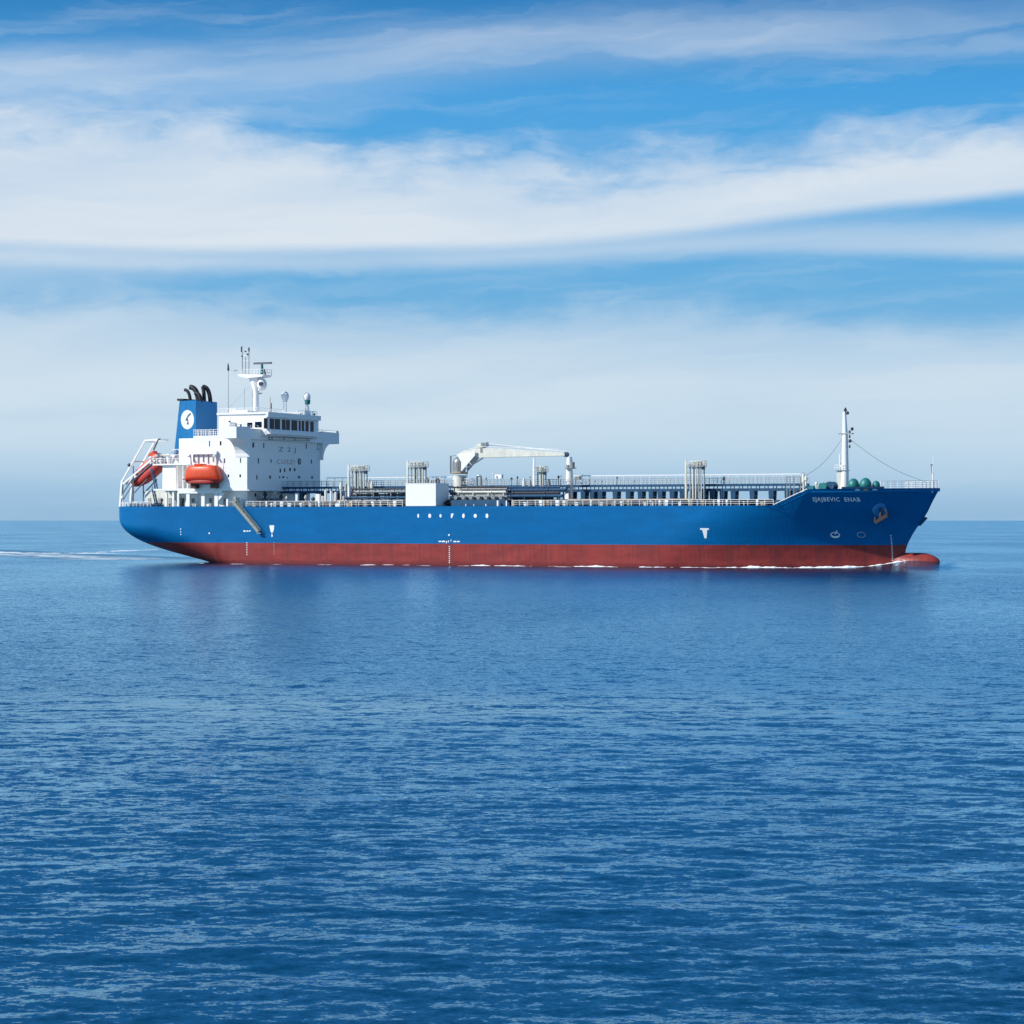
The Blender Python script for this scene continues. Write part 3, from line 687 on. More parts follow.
# upper boat deck slab (z about 19.4) and lower slab (z about 14.4)
zU, zL = sz(165, 463.6, -12.5), sz(180, 488.8, -13.9)
def slab(p0, p1, y0, y1, z, th, name='deck_slab', m_='white'):
    h = MB(); h.box(sx(p0, y0), sx(p1, y0), y0, y1, z - th, z); return h.build(name, M[m_], ship)
slab(152.5, 188, -12.5, 10, zU, .32); slab(153.5, 222, -13.95, 12.5, zL, .34)
railing([(sx(153, -12.4), -12.4, zU), (sx(187, -12.4), -12.4, zU)], 1.0, .9, .035, 3)
# columns of the lower deck
for p_ in (188.0, 203.0, 216.2):
    x = sx(p_, -13.8); h = MB(); h.box(x - .38, x + .38, -13.85, -13.3, DK - .2, zL - .34); h.build('deck_column', M['white'], ship)
h = MB(); x0, x1 = sx(178, -13.9), sx(222, -13.9); h.box(x0, x1, -13.98, -13.6, zL - .9, zL + .08); h.build('side_girder', M['white'], ship)
h = MB(); x = sx(218.5, -13.9); h.prism_y([(x, zL - .9), (x + 1.3, zL - .9), (x, zL - 2.3)], -13.85, -13.4); h.build('knee_bracket', M['white'], ship)
for p_, z_t in ((227, 12.3), (173, 13.9), (166, 13.9), (178, 13.9)):
    x = sx(p_, -13.6); h = MB(); h.box(x - .2, x + .2, -13.6, -13.3, DK - .2, z_t); h.build('rail_stanchion', M['white'], ship)
# white block between decks, poop machinery house, ladders
h = MB(); h.box(sx(162.3, -12), sx(176, -12), -12, -7, zL + .02, zU - .35); h.build('store_house', M['white'], ship, bevel=.05)
h = MB(); h.box(sx(179, -9), sx(190, -9), -9, -8.6, zL, zU - .33); h.build('casing_panel', M['white'], ship)
for p_ in (177.5, 183.0, 187.5):
    x = sx(p_, -12.3); h = MB(); h.tube([(x, -12.3, zL), (x, -12.3, zU - .3)], .12, 8); h.build('deck_pillar', M['white'], ship)
h = MB(); h.box(-83.5, -74, -9, 9, 10.4, zL - .35); h.build('poop_house', M['cream'], ship)
for i in range(4):
    x = -82.5 + i * 2.4; d = MB(); d.box(x - .35, x + .35, -9.07, -8.99, 10.6, 12.6); d.build('poop_door', M['grey'], ship)
def ladderway(p, q, wd=.7, name='stairway', m_='bluedk'):
    p, q = Vector(p), Vector(q); h = MB(); n = max(4, int((q - p).length / .3))
    for s_ in (-wd / 2, wd / 2):
        o = Vector((0, s_, 0)); h.bar(p + o, q + o, .09, .2); h.bar(p + o + Vector((0, 0, .9)), q + o + Vector((0, 0, .9)), .05)
        for i in range(0, n + 1, 3): c = p.lerp(q, i / n) + o; h.bar(c, c + Vector((0, 0, .9)), .05)
    for i in range(1, n): c = p.lerp(q, i / n); h.bar(c - Vector((0, wd / 2, 0)), c + Vector((0, wd / 2, 0)), .2, .04)
    return h.build(name, M[m_], ship)
ladderway((sx(156.5, -12), -12, 14.3), (sx(151.5, -12), -12, 18.2)); ladderway((sx(157, -12.6), -12.6, 10.6), (sx(153, -12.6), -12.6, 14.2))
ladderway((-74, -10.4, 10.6), (-71.5, -10.4, 14.2), m_='grey')
# clutter on the upper deck and poop: winches, ventilators, lockers
def winch(x, y, z, sc_=1.0, m_='bluedk', name='mooring_winch'):
    h = MB(); h.tube([(x, y - .9 * sc_, z + .65 * sc_), (x, y + .9 * sc_, z + .65 * sc_)], .38 * sc_, 12)
    for k in (-.95, -.3, .95): h.tube([(x, y + k * sc_, z + .65 * sc_), (x, y + (k + .1) * sc_, z + .65 * sc_)], .66 * sc_, 14)
    h.box(x - .6 * sc_, x + .6 * sc_, y - 1.05 * sc_, y + 1.05 * sc_, z, z + .16 * sc_); h.box(x - .35 * sc_, x + .35 * sc_, y + 1.1 * sc_, y + 1.6 * sc_, z, z + .9 * sc_)
    return h.build(name, M[m_], ship)
def mushroom(x, y, z, hgt=1.2, r=.35, m_='white', name='mushroom_vent'):
    h = MB(); h.lathe((x, y, z), [(r * .55, 0), (r * .55, hgt * .7), (r, hgt * .72), (r, hgt * .85), (r * .5, hgt)], 12); return h.build(name, M[m_], ship, smooth=True)
def bollard(x, y, z, m_='bluedk', name='twin_bollard'):
    h = MB()
    for d in (-.35, .35): h.lathe((x + d, y, z), [(.17, 0), (.17, .6), (.22, .62), (.22, .72)], 10)
    h.box(x - .65, x + .65, y - .25, y + .25, z, z + .08); return h.build(name, M[m_], ship)
for x, y in ((-86.2, -9), (-84.6, -10.6), (-83, -9.8), (-81.5, -11), (-80, -10)): winch(x, y, DK - .25, .85)
for x in (-85.4, -82.2, -79, -76.4): bollard(x, -12.0 if x < -80 else -12.9, DK - .25)
for i, (x, y, hg) in enumerate(((-80.5, -11.5, 1.5), (-79.6, -10.5, 1.9), (-78.4, -11.3, 1.2), (-77.6, -9.8, 2.0), (-76.3, -11.0, 1.4), (-75.4, -8.2, 1.8))): mushroom(x, y, zU, hg, .4, ('white', 'grey', 'cream')[i % 3])
h = MB(); h.box(-81.2, -79.6, -9.2, -7.6, zU, zU + 1.5); h.box(-81.0, -80.3, -9.25, -7.55, zU + 1.5, zU + 1.9); h.build('deck_machinery', M['grey'], ship)
h = MB(); h.tube([(-80.6, -10.2, zU + .5), (-78.8, -10.2, zU + .5)], .4, 12); h.tube([(-80.0, -10.2, zU + 1.7), (-77.0, -10.2, zU + 1.7)], .12, 8); h.build('boat_winch', M['steel'], ship)
for i in range(9):
    x = -80.5 + i * 1.55; mushroom(x, -12.4 + .3 * (i % 2), DK - .2, .9 + .5 * ((i * 7) % 3), .28 + .06 * (i % 2), ('grey', 'white', 'dark')[i % 3])
railing([(-87.6, -11.0, DK + .1), (-84.5, -12.9, DK + .1), (-79, -13.8, DK + .1)], .9, 1.0, .03, 3)
railing([(-87.8, 10.5, DK + .1), (-87.8, -10.5, DK + .1)], 1.0, 1.3, .03, 3)

# ------------------------------------------------------------------ stern launching frame for the free-fall boat
YC = -8.5; G = 1.75
def K(p, q, y=YC - G): return survey(p, y, q)
lower = K(121.5, 482); knee = K(145, 440.5); tipf = K(158, 439.5)
r0 = K(124, 484); r1 = K(154, 458.5)
h = MB(); 
for s_ in (-G, G):
    y = YC + s_
    h.bar((lower[0], y, lower[1]), (knee[0], y, knee[1]), .22, .32)
    h.bar((knee[0], y, knee[1]), (tipf[0], y, tipf[1]), .3, .35)
    h.bar((lower[0] + .1, y, lower[1] + .2), (lower[0] - .35, y, DK + .1), .3, .4)
for f_ in (0.02, .5, .98): h.bar((lower[0] + (knee[0] - lower[0]) * f_, YC - G, lower[1] + (knee[1] - lower[1]) * f_), (lower[0] + (knee[0] - lower[0]) * f_, YC + G, lower[1] + (knee[1] - lower[1]) * f_), .25)
h.bar((tipf[0], YC - G, tipf[1]), (tipf[0], YC + G, tipf[1]), .3)
davit = h.build('launching_frame', M['white'], ship)
h = MB()
for s_ in (-G * .62, G * .62):
    h.bar((r0[0], YC + s_, r0[1]), (r1[0], YC + s_, r1[1]), .22, .42)
for s_ in (-G - .12,):
    h.bar((r0[0] - .2, YC + s_, r0[1]), (r1[0], YC + s_, r1[1] + .1), .16, .36)
h.build('slide_rail', M['white'], davit)
h = MB()
p1 = K(133.3, 466); 
for s_ in (-G, G): h.bar((p1[0], YC + s_, p1[1]), (p1[0], YC + s_, DK), .17)
p2 = K(122.5, 484)
for s_ in (-G, G): h.bar((p2[0], YC + s_, p2[1]), (p2[0], YC + s_, DK), .24)
p3 = K(147, 474); p4 = K(134, 493)
h.bar((p3[0], YC - G, p3[1] - 1.0), (p4[0], YC - G, p4[1]), .18); h.bar((p3[0], YC + G, p3[1] - 1.0), (p4[0], YC + G, p4[1]), .18)
p5 = K(133, 478); p6 = K(123, 493); h.bar((p5[0], YC - G, p5[1]), (p6[0], YC - G, p6[1]), .16)
p5 = K(133, 484); p6 = K(123, 500); h.bar((p5[0], YC - G, p5[1]), (p6[0], YC - G, p6[1]), .14)
h.build('frame_legs', M['greyd'], davit)
p7 = K(158, 440); p8 = K(153.5, 450)
h = MB(); h.bar((p7[0], YC - G, p7[1]), (p8[0], YC - G, p8[1]), .22); h.bar((p7[0], YC - G, p7[1]), (p7[0] + .5, YC - G, p7[1] + .25), .2); h.build('hoist_arm', M['dark'], davit)
p9 = K(130.5, 465); h = MB(); h.ball((p9[0] - .3, YC - G, p9[1]), .42, .3, .35, 10, 6); h.build('sheave', M['dark'], davit)
h = MB(); h.box(K(133, 490)[0] - .0, K(133, 490)[0] + .9, YC - G - .1, YC - G + .1, DK, DK + 1.0); h.build('frame_foot', M['white'], davit)
p10 = K(126, 503); h = MB(); h.tube([(p10[0], -11.2, DK), (p10[0] - .2, -11.2, DK + 2.6)], .08, 6); h.ball((p10[0] - .2, -11.2, DK + 1.9), .3, .3, .35, 8, 6); h.build('stern_lamp_post', M['white'], ship)

# ------------------------------------------------------------------ cargo deck
# main deck side rail
yr = -13.75
segs = [(-57.5, -24.0), (sx(512, yr), 47.8)]
for a_, b_ in segs: railing([(a_, yr, DK), (b_, yr, DK)], 1.02, 1.55, .03, 3)
for s_ in ((-57, 47.8),): railing([(s_[0], 13.75, DK), (s_[1], 13.75, DK)], 1.02, 1.55, .03, 3, m_='steel')
railing([(48.0, -13.75, DK + .1), (53.6, -13.1, 13.5)], .12, 5, .05, 1)
# broad white stanchions / hose supports behind the rail
h = None
x = -56
while x < 47:
    if not (-24.5 < x < -3):
        hh = MB(); wd = rnd.choice((.12, .16, .22, .3)); hh.box(x - wd, x + wd, -13.2, -12.9, DK - .3, DK + rnd.choice((.7, .95, 1.05))); hh.build('rail_stanchion', M[rnd.choice(('white', 'cream', 'white', 'tan'))], ship)
    x += rnd.uniform(1.3, 3.2)
# tank hatches, valves, small gear along the deck edge
x = -55.5; i = 0
while x < 48:
    if not (-24.2 < x < -16.5):
        y = rnd.uniform(-12.3, -9.5); k_ = rnd.random()
        if k_ < .35:
            hh = MB(); hh.lathe((x, y, DK - .35), [(.6, 0), (.6, .75), (.72, .77), (.72, .92), (.3, 1.02)], 14); hh.build('tank_hatch', M[rnd.choice(('dark', 'tan', 'bluedk', 'rust', 'rust'))], ship)
        elif k_ < .6: mushroom(x, y, DK - .35, rnd.uniform(1.0, 1.4), .3, rnd.choice(('white', 'grey', 'tan')))
        elif k_ < .8:
            hh = MB(); hh.box(x - .6, x + .6, y - .4, y + .4, DK - .35, DK + rnd.uniform(.4, .9)); hh.build('deck_locker', M[rnd.choice(('dark', 'bluedk', 'white', 'dark', 'rust'))], ship, bevel=.04)
        else: bollard(x, y - .3, DK - .3, rnd.choice(('bluedk', 'dark')))
    x += rnd.uniform(1.2, 2.0)
# longitudinal cargo lines
def longpipe(x0, x1, y, z, r, m_='grey', name='cargo_pipe'):
    hh = MB(); hh.tube([(x0, y, z), (x1, y, z)], r, 10)
    n = int((x1 - x0) / 3.2)
    for i in range(n + 1):
        xx = x0 + .5 + i * (x1 - x0 - 1) / max(n, 1); hh.box(xx - .08, xx + .08, y - r * .7, y + r * .7, DK - .35, z)
        if i % 2 == 0: hh.tube([(xx + .6, y, z), (xx + .72, y, z)], r * 1.45, 12)
    return hh.build(name, M[m_], ship)
for y, z, r_, m_, a_, b_ in ((-10.5, 11.35, .26, 'dark', -54, 46), (-9.0, 11.15, .34, 'dark', -54, 46), (-8.2, 11.6, .2, 'rust', -54, 46), (-9.9, 11.7, .13, 'dark', -54, 46), (-7.6, 11.7, .18, 'grey', -52, 44), (-6.4, 11.45, .25, 'bluedk', -50, 46), (-5.0, 11.9, .2, 'tan', -44, 30), (4, 11.6, .25, 'grey', -50, 44), (7, 11.6, .25, 'grey', -50, 44)):
    longpipe(a_, b_, y, z, r_, m_)
# stacked pipe runs around midships (seen above the rail)
for (p0, p1, y, q_, r_, m_) in ((354, 411, -7.5, 491.8, .24, 'steel'), (352, 404, -6.8, 495.0, .20, 'dark'), (345, 408, -8.5, 497.6, .22, 'bluedk'), (353, 404, -8.2, 500.4, .24, 'grey'), (350, 404, -6.2, 489.0, .15, 'dark'),
                                (450, 507, -9.6, 497.6, .34, 'grey'), (456, 506, -8.6, 492.0, .22, 'cream'), (456, 506, -8.2, 495.0, .20, 'cream'), (462, 506, -6.6, 489.2, .22, 'steel'), (450, 508, -7.2, 493.6, .22, 'dark'), (452, 508, -5.6, 487.2, .16, 'dark'), (447, 512, -10.4, 500.2, .18, 'dark'),
                                (505, 560, -5.0, 487.2, .22, 'bluedk'), (505, 566, -5.5, 490.0, .3, 'bluedk'), (508, 560, -6.0, 493.0, .28, 'dark'), (505, 562, -7.0, 496.0, .3, 'bluedk'), (512, 552, -6.2, 498.4, .22, 'dark')):
    longpipe(sx(p0, y), sx(p1, y), y, sz((p0 + p1) / 2, q_, y), r_, m_, 'manifold_pipe')
# manifold save-all (blue trunk under the pipes)
h = MB(); h.box(sx(451, -12.5), sx(505, -12.5), -12.4, -8.0, DK - .3, DK + 1.15); h.build('manifold_trunk', M['bluedk'], ship)
for p_, w_ in ((497.8, .3), (506.5, .22), (466, .12), (486, .16), (474, .1)):
    x = sx(p_, -13); hh = MB(); hh.box(x - w_ / 2, x + w_ / 2, -13.1, -12.9, DK - .2, sz(p_, 500.5 if w_ > .2 else 504, -13)); hh.build('rail_stanchion', M['white'], ship)
# manifold connections across the deck edge
for i in range(7):
    x = sx(456 + i * 7.5, -11.5); hh = MB(); hh.tube([(x, -6, 12.4), (x, -11.5, 12.4)], .22, 10); hh.tube([(x, -11.5, 12.4), (x, -11.75, 12.4)], .38, 12); hh.build('manifold_flange', M['steel'], ship)
# catwalk along the centre line
CY = 0.0
xs0, xs1 = sx(281, CY - 1), sx(806, CY - 1)
ztop, zbot = 14.75, 13.55
h = MB(); h.box(xs0, xs1, CY - 1.0, CY + 1.0, ztop - .42, ztop); h.box(xs0, xs1, CY - 1.0, CY - .7, zbot - .1, zbot + .38); h.box(xs0, xs1, CY + .7, CY + 1.0, zbot - .1, zbot + .38)
x = xs0
while x < xs1: h.bar((x, CY - .9, zbot), (x, CY - .9, ztop - .2), .14); h.bar((x, CY + .9, zbot), (x, CY + .9, ztop - .2), .14); x += 1.6
cw = h.build('catwalk', M['bluedk'], ship)
legs = [300, 318, 336, 345, 372, 390, 400, 571, 583, 592, 600, 615, 628, 640, 651, 660, 672, 682, 693, 703, 712, 722, 733, 752, 771, 787, 795]
for p_ in legs:
    x = sx(p_, CY - .9); h = MB()
    for s_ in (-.85, .85): h.prism_y([(x - .3, DK - .3), (x + .3, DK - .3), (x + .46, zbot - .1), (x - .46, zbot - .1)], CY + s_ - .15, CY + s_ + .15)
    h.build('catwalk_leg', M['bluedk'], cw)
railing([(xs0, CY - 1.0, ztop), (xs1, CY - 1.0, ztop)], 1.05, 1.5, .035, 3, m_='grey', parent=cw)
railing([(xs0, CY + 1.0, ztop), (xs1, CY + 1.0, ztop)], 1.05, 1.5, .035, 3, m_='grey', parent=cw)
# high hand line / lifeline either side of the masts, white
for a_, b_ in ((sx(326, 2), sx(452, 2)), (sx(572, 2), sx(800, 2))):
    railing([(a_, 2.4, ztop - .1), (b_, 2.4, ztop - .1)], 1.85, 1.7, .035, 1, parent=cw)
    h = MB(); h.bar((a_, 2.4, ztop + 1.72), (b_, 2.4, ztop + 1.72), .12, .16); h.build('handrail', M['white'], cw)
# gear on the catwalk seen against the sky
for p_, q_, w_, m_ in ((459, 480, .1, 'grey'), (511.5, 479, .18, 'dark'), (517.5, 477.5, .12, 'dark'), (530, 477, .1, 'grey'), (558.5, 477, .16, 'dark'), (582, 475.5, .12, 'grey'), (486, 478.5, .14, 'grey'), (589, 480, .1, 'grey'), (595, 481, .1, 'grey'), (617, 478, .14, 'greyd'), (634, 481, .1, 'grey'), (724, 478.5, .24, 'dark'), (602, 481, .1, 'grey'), (561, 476, .08, 'grey'), (500, 479, .1, 'white'), (493, 474, .08, 'white')):
    x = sx(p_, 0); h = MB(); zt_ = sz(p_, q_, 0); h.tube([(x, 0, ztop - .3), (x, 0, zt_)], w_ * .5, 6); h.ball((x, 0, zt_), w_ * 1.1 + .06, w_ + .06, w_ * 1.2 + .1, 8, 5); h.build('deck_lamp_post', M[m_], ship)
# inverted U breather pipes
def gooseneck(p_, y, q_, wd=.5, r=.2, m_='steel'):
    x, zt_ = survey(p_, y, q_); pts = [(x - wd, y, DK)]
    for i in range(9): a = math.pi * (1 - i / 8); pts.append((x + wd * math.cos(a), y, zt_ - wd - r + wd * math.sin(a)))
    pts.append((x + wd, y, ztop - .4)); h = MB(); h.tube(pts, r, 8); return h.build('gooseneck_vent', M[m_], ship, smooth=True)
gooseneck(479, -3, 474.5, .42, .2); gooseneck(437.5, -3, 478, .3, .16, 'rust'); gooseneck(432, -3, 479.5, .25, .12, 'grey')
h = MB(); x, z = survey(578.5, -2, 482.5); h.box(x - .7, x + .6, -2.6, -1.6, z - .2, z); h.box(x - .5, x + .4, -2.5, -1.7, z + .5, z + 1.1); h.bar((x - .5, -2, z - .3), (x - .5, -2, z + .6), .1); h.build('deck_control_box', M['steel'], ship)
x, z = survey(499, 1, 476); h = MB(); h.box(x - .7, x + .7, .6, 1.4, z - .5, z + .3); h.build('deck_box', M['white'], ship)

# vent mast clusters
def vent_mast(pl, pr, pt, y, zb, n=5, plat=None, heavy=True):
    xl_, xr_ = sx(pl, y), sx(pr, y); zt_ = sz((pl + pr) / 2, pt, y)
    h = MB()
    h.bar((xl_, y - .8, zb), (xl_, y - .8, zt_), .32); h.bar((xl_ + .9, y + .8, zb), (xl_ + .9, y + .8, zt_ - .2), .28)
    for k_ in range(6): h.bar((xl_, y - .8, zb + 1 + k_ * 1.3), (xl_ + .9, y + .8, zb + 1 + k_ * 1.3), .07)
    vm = h.build('vent_mast', M['cream'], ship)
    for i in range(n):
        x = xl_ + .7 + (xr_ - xl_ - 1.0) * i / (n - 1); zz = zt_ - rnd.uniform(0, .6)
        for yy in (y - .5, y + .5):
            h = MB(); h.lathe((x + (.15 if yy > y else 0), yy, zb), [(.13, 0), (.13, zz - zb - .9), (.22, zz - zb - .8), (.22, zz - zb - .25), (.1, zz - zb)], 8); h.build('vent_riser', M['cream' if (i + (yy > y)) % 3 else 'grey'], vm)
    pz = zt_ - 1.15
    h = MB(); h.box(xl_ + .3, xr_ + .1, y - 1.0, y + 1.0, pz - .09, pz); h.build('platform', M['grey'], vm)
    railing([(xl_ + .3, y - 1, pz), (xr_ + .1, y - 1, pz), (xr_ + .1, y + 1, pz), (xl_ + .3, y + 1, pz)], .95, .6, .03, 2, m_='cream', parent=vm)
    if heavy:
        h = MB(); h.box(xr_ - .25, xr_ + .15, y - .6, y + .2, pz - .6, pz); h.box(xr_ - 1.1, xr_ - .5, y - .6, y + .2, pz - .35, pz); h.build('valve_box', M['greyd'], vm)
    h = MB(); lx = xr_ - .3
    for s_ in (-.2, .2): h.bar((lx, y - 1.05 + s_, zb), (lx, y - 1.05 + s_, pz + 1), .06)
    k_ = zb + .3
    while k_ < pz: h.bar((lx, y - 1.25, k_), (lx, y - .85, k_), .05); k_ += .35
    h.build('ladder', M['steel'], vm)
    return vm
vent_mast(350.5, 366.5, 464.8, -3.0, DK - .3, 5)
vent_mast(409.5, 425.5, 460.8, -1.0, DK - .3, 5)
vent_mast(687.5, 704, 460.0, -3.0, DK - .3, 5)
v4 = vent_mast(535.5, 545.5, 465.5, -2.0, DK - .3, 3)
h = MB(); x = sx(534, -3); h.bar((x, -3, DK), (x, -3, sz(534, 458, -3)), .3); h.build('white_post', M['white'], ship)
# secondary lower vents beside the clusters
for p_, q_, y in ((369, 479, -3), (372, 481, -3), (427.5, 477, -1), (431, 480, -1), (524, 478, -2), (530, 480, -2), (549, 479, -2), (341, 482, -3), (346, 484, -3)):
    x, z = survey(p_, y, q_); mushroom(x, y, DK - .3, z - DK + .3, .32, rnd.choice(('cream', 'grey', 'steel')))
# white uprights between house and first vent mast
for p_, q_, w_ in ((297.5, 493, .5), (318.5, 494, .9), (326, 490, .3), (331.5, 491, .25), (336, 492, .3), (349.5, 486, .3), (344, 496, .2), (323, 496, .25)):
    x, z = survey(p_, -8, q_); h = MB(); h.box(x - w_ / 2, x + w_ / 2, -8.4, -7.8, DK - .3, z); h.build('vent_trunk', M['white'], ship, bevel=.03)
for i, (p_, q_) in enumerate(((252, 492), (258, 495), (263, 491), (269, 493), (274, 490), (279, 494), (287, 496), (305, 495), (311, 497))):
    x, z = survey(p_, -9, q_); mushroom(x, -9 + .4 * (i % 3), DK - .3, z - DK + .3, .38, ('steel', 'grey', 'dark')[i % 3])
h = MB(); h.tube([(sx(262, -8.5), -8.5, 11.9), (sx(281, -8.5), -8.5, 11.9)], .55, 14); h.build('deck_tank', M['greyd'], ship, smooth=True)

# white deck house on the starboard side
x0, x1 = sx(405.6, -13.9), sx(436, -13.9)
h = MB(); h.box(x0, x1, -13.9, -8.6, DK + .02, 14.95); bx_ = h.build('foam_house', M['white'], ship, bevel=.05)
h = MB(); h.box(x0 - .05, x1 + .05, -13.95, -8.55, 14.95, 15.05); h.build('house_roof', M['white'], bx_)
h = MB(); h.box(x1, x1 + .05, -12.2, -11.4, 11, 12.9); h.build('house_door', M['white'], bx_)
h = MB(); h.box(x0, x1, -13.98, -13.7, DK - .12, DK + .02); h.build('house_footing', M['dark'], bx_)

# ------------------------------------------------------------------ deck crane
cx_ = sx(459.5, 0)
h = MB(); h.lathe((cx_, 0, DK - .3), [(1.25, 0), (1.25, 5.6), (1.18, 6.0), (1.25, 6.2)], 20); ped = h.build('crane_pedestal', M['cream'], ship, smooth=True)
zr = sz(459, 473, 0)
h = MB(); h.lathe((cx_, 0, zr), [(1.5, -.15), (1.62, -.1), (1.62, .12), (1.5, .2)], 22); h.build('slewing_ring', M['tan'], ped, smooth=True)
h = MB(); pr_ = [(1.25, .2)]
zh = sz(459, 456.5, 0) - zr
for i in range(9): a = i / 8 * math.pi / 2; pr_.append((1.22 * math.cos(a) + .02, .2 + (zh - 1.5) + (1.3) * math.sin(a)))
h.lathe((cx_ - .1, 0, zr), pr_, 22); h.build('crane_housing', M['steel'], ped, smooth=True)
h = MB()
for s_ in (-1.3, 1.3):
    h.prism_y([(cx_ + 1.0, zr + .2), (cx_ + 3.9, sz(480, 455.5, 0)), (cx_ + 3.9, sz(480, 451, 0)), (cx_ + .1, sz(463, 454.5, 0)), (cx_ + 1.05, zr + 2.0)], s_ - .12, s_ + .12)
h.build('crane_cheek', M['white'], ped)
h = MB(); h.bar((cx_ + 1.1, -1.5, zr + .2), (sx(483, -1.5), -1.5, sz(483, 458, -1.5)), .22); h.build('luffing_cylinder', M['greyd'], ped)
h = MB(); h.bar((cx_ - 1.65, -.4, zr - .1), (cx_ - 1.65, -.4, zr + 3.2), .22); h.bar((cx_ - 1.65, -.4, zr + 3.2), (cx_ - .6, -.4, zr + 3.3), .08); h.build('crane_ladder', M['greyd'], ped)
def jp(p, q): a, b = survey(p, 0, q); return a, b
h = MB(); h.prism_y([jp(460, 454), jp(466, 450.5), jp(486, 448.2), jp(500, 448.3), jp(566, 452.6), jp(566.5, 455.8), jp(520, 456.8), jp(478, 457.8), jp(463, 455.5)], -.85, .85)
jib = h.build('crane_jib', M['cream'], ped)
h = MB(); a, b = jp(568, 455); h.tube([(a - .4, -.5, b + .1), (a - .4, .5, b + .1)], .45, 14); h.build('jib_sheave', M['greyd'], jib)
h = MB(); a, b = jp(483, 446); h.box(a - 1.0, a + .3, -.7, .7, b - .4, b + .45); h.box(a + .35, a + .9, -.6, .6, b - .2, b + .7); h.bar((a - 2.8, 0, b - .5), (a - .6, 0, b - .2), .12); h.build('winch_house', M['cream'], jib)
h = MB(); h.box(a - .15, a + .35, -.88, -.86, b - 1.3, b - .3); h.box(a - .1, a + 1.0, -.75, -.72, b + .0, b + .6); h.build('winch_panel', M['steel'], jib)
h = MB(); e1 = jp(487, 443.5); e2 = jp(567, 451.5); h.tube([(e1[0], 0, e1[1]), (e2[0], 0, e2[1])], .05, 6); h.tube([(e1[0], .3, e1[1] - .3), (e2[0], .3, e2[1])], .05, 6); h.build('hoist_wire', M['white'], jib)
railing([(a - 1.5, -.85, jp(480, 449)[1]), (jp(560, 452)[0], -.85, jp(560, 452.2)[1])], .55, 1.6, .02, 1, parent=jib)
h = MB()
for s_ in (-.2, .2): h.bar((cx_ + 1.5, s_, DK), (cx_ + 1.5, s_, zr), .07)
h.box(cx_ + 1.2, cx_ + 2.6, -1, 1, zr - 2.2, zr - 2.1); h.build('pedestal_ladder', M['grey'], ped)
railing([(cx_ + 1.3, -1, zr - 2.1), (cx_ + 2.6, -1, zr - 2.1), (cx_ + 2.6, 1, zr - 2.1)], 1.0, .6, .035, 2, parent=ped)
for z_ in (-.9, -1.3):
    h = MB(); h.box(cx_ + .9, cx_ + 1.35, -1.3, -.9, zr + z_ - .12, zr + z_ + .12); h.build('pedestal_lamp', M['greyd'], ped)
# jib rest post
x, z = survey(569.5, 0, 457); h = MB(); h.tube([(x, 0, DK - .3), (x, 0, 15), (x, 0, z)], [.85, .72, .5], 14); rest = h.build('jib_rest_post', M['white'], ship, smooth=True)
x2, z2 = survey(569, -0.5, 468); h = MB(); h.box(x2 - .6, x2 + .9, -1.1, .9, z2 - .1, z2 + .05); h.box(x2 + .35, x2 + .85, -.8, .2, z2 + .05, z2 + 1.1); h.box(x2 - .4, x2 - .05, -.8, -.2, z2 + .05, z2 + .6); h.build('rest_platform', M['steel'], rest)
h = MB(); h.bar((x2 + .85, -1, DK), (x2 + .85, -1, z2), .1); h.bar((x2 + .6, -1, DK), (x2 + .6, -1, z2), .06); h.build('rest_ladder', M['grey'], rest)

# ------------------------------------------------------------------ forecastle
FZ = 13.3
fmx = sx(845, 0)
h = MB(); h.tube([(fmx - .1, 0, FZ), (fmx, 0, sz(845, 470, 0)), (fmx + .02, 0, sz(845, 436, 0)), (fmx - .05, 0, sz(845, 420, 0)), (fmx - .08, 0, sz(845, 412, 0))], [.78, .66, .48, .36, .3], 14)
fore = h.build('foremast', M['white'], ship, smooth=True)
h = MB(); xb = sx(839, 0); h.box(xb - .25, fmx, -.5, .5, FZ, sz(839, 471, 0)); h.box(xb + .15, fmx, -.3, .3, sz(839, 471, 0), sz(839, 463, 0)); h.build('mast_trunk', M['cream'], fore)
h = MB(); h.tube([(xb + .3, -.5, sz(839, 464, 0)), (xb + .3, -.5, sz(839, 454, 0))], .12, 8); h.build('mast_pipe', M['white'], fore)
zc = sz(845, 433.5, 0)
h = MB(); h.box(sx(839, 0), sx(853, 0), -.5, .5, zc - .12, zc + .06); h.build('crosstree', M['grey'], fore)
for p_, q_, r_ in ((845.8, 410, .28), (848, 413, .26), (852.5, 429, .28), (850, 432.2, .2), (850.4, 441, .3), (850, 446.5, .16), (850, 436.5, .16)):
    x, z = survey(p_, 0, q_); h = MB(); h.lathe((x, -.2, z - .25), [(r_ * .7, 0), (r_, .06), (r_ * .9, .42), (r_ * .4, .55)], 10); h.build('signal_lamp', M['dark'], fore); 
    h = MB(); h.bar((x, -.2, z - .25), (fmx, 0, z - .35), .07); h.build('lamp_arm', M['grey'], fore)
x, z = survey(845.5, 0, 407.5); h = MB(); h.tube([(x, 0, z - .9), (x, 0, z)], .12, 8); h.build('mast_tip', M['dark'], fore)
h = MB(); zz = sz(845, 470, 0); h.box(sx(836, 0), sx(848.5, 0), -.8, .8, zz - .1, zz); h.build('mast_platform', M['grey'], fore)
railing([(sx(836, 0), -.8, zz), (sx(846, 0), -.8, zz)], .9, .5, .03, 2, parent=fore)
h = MB()
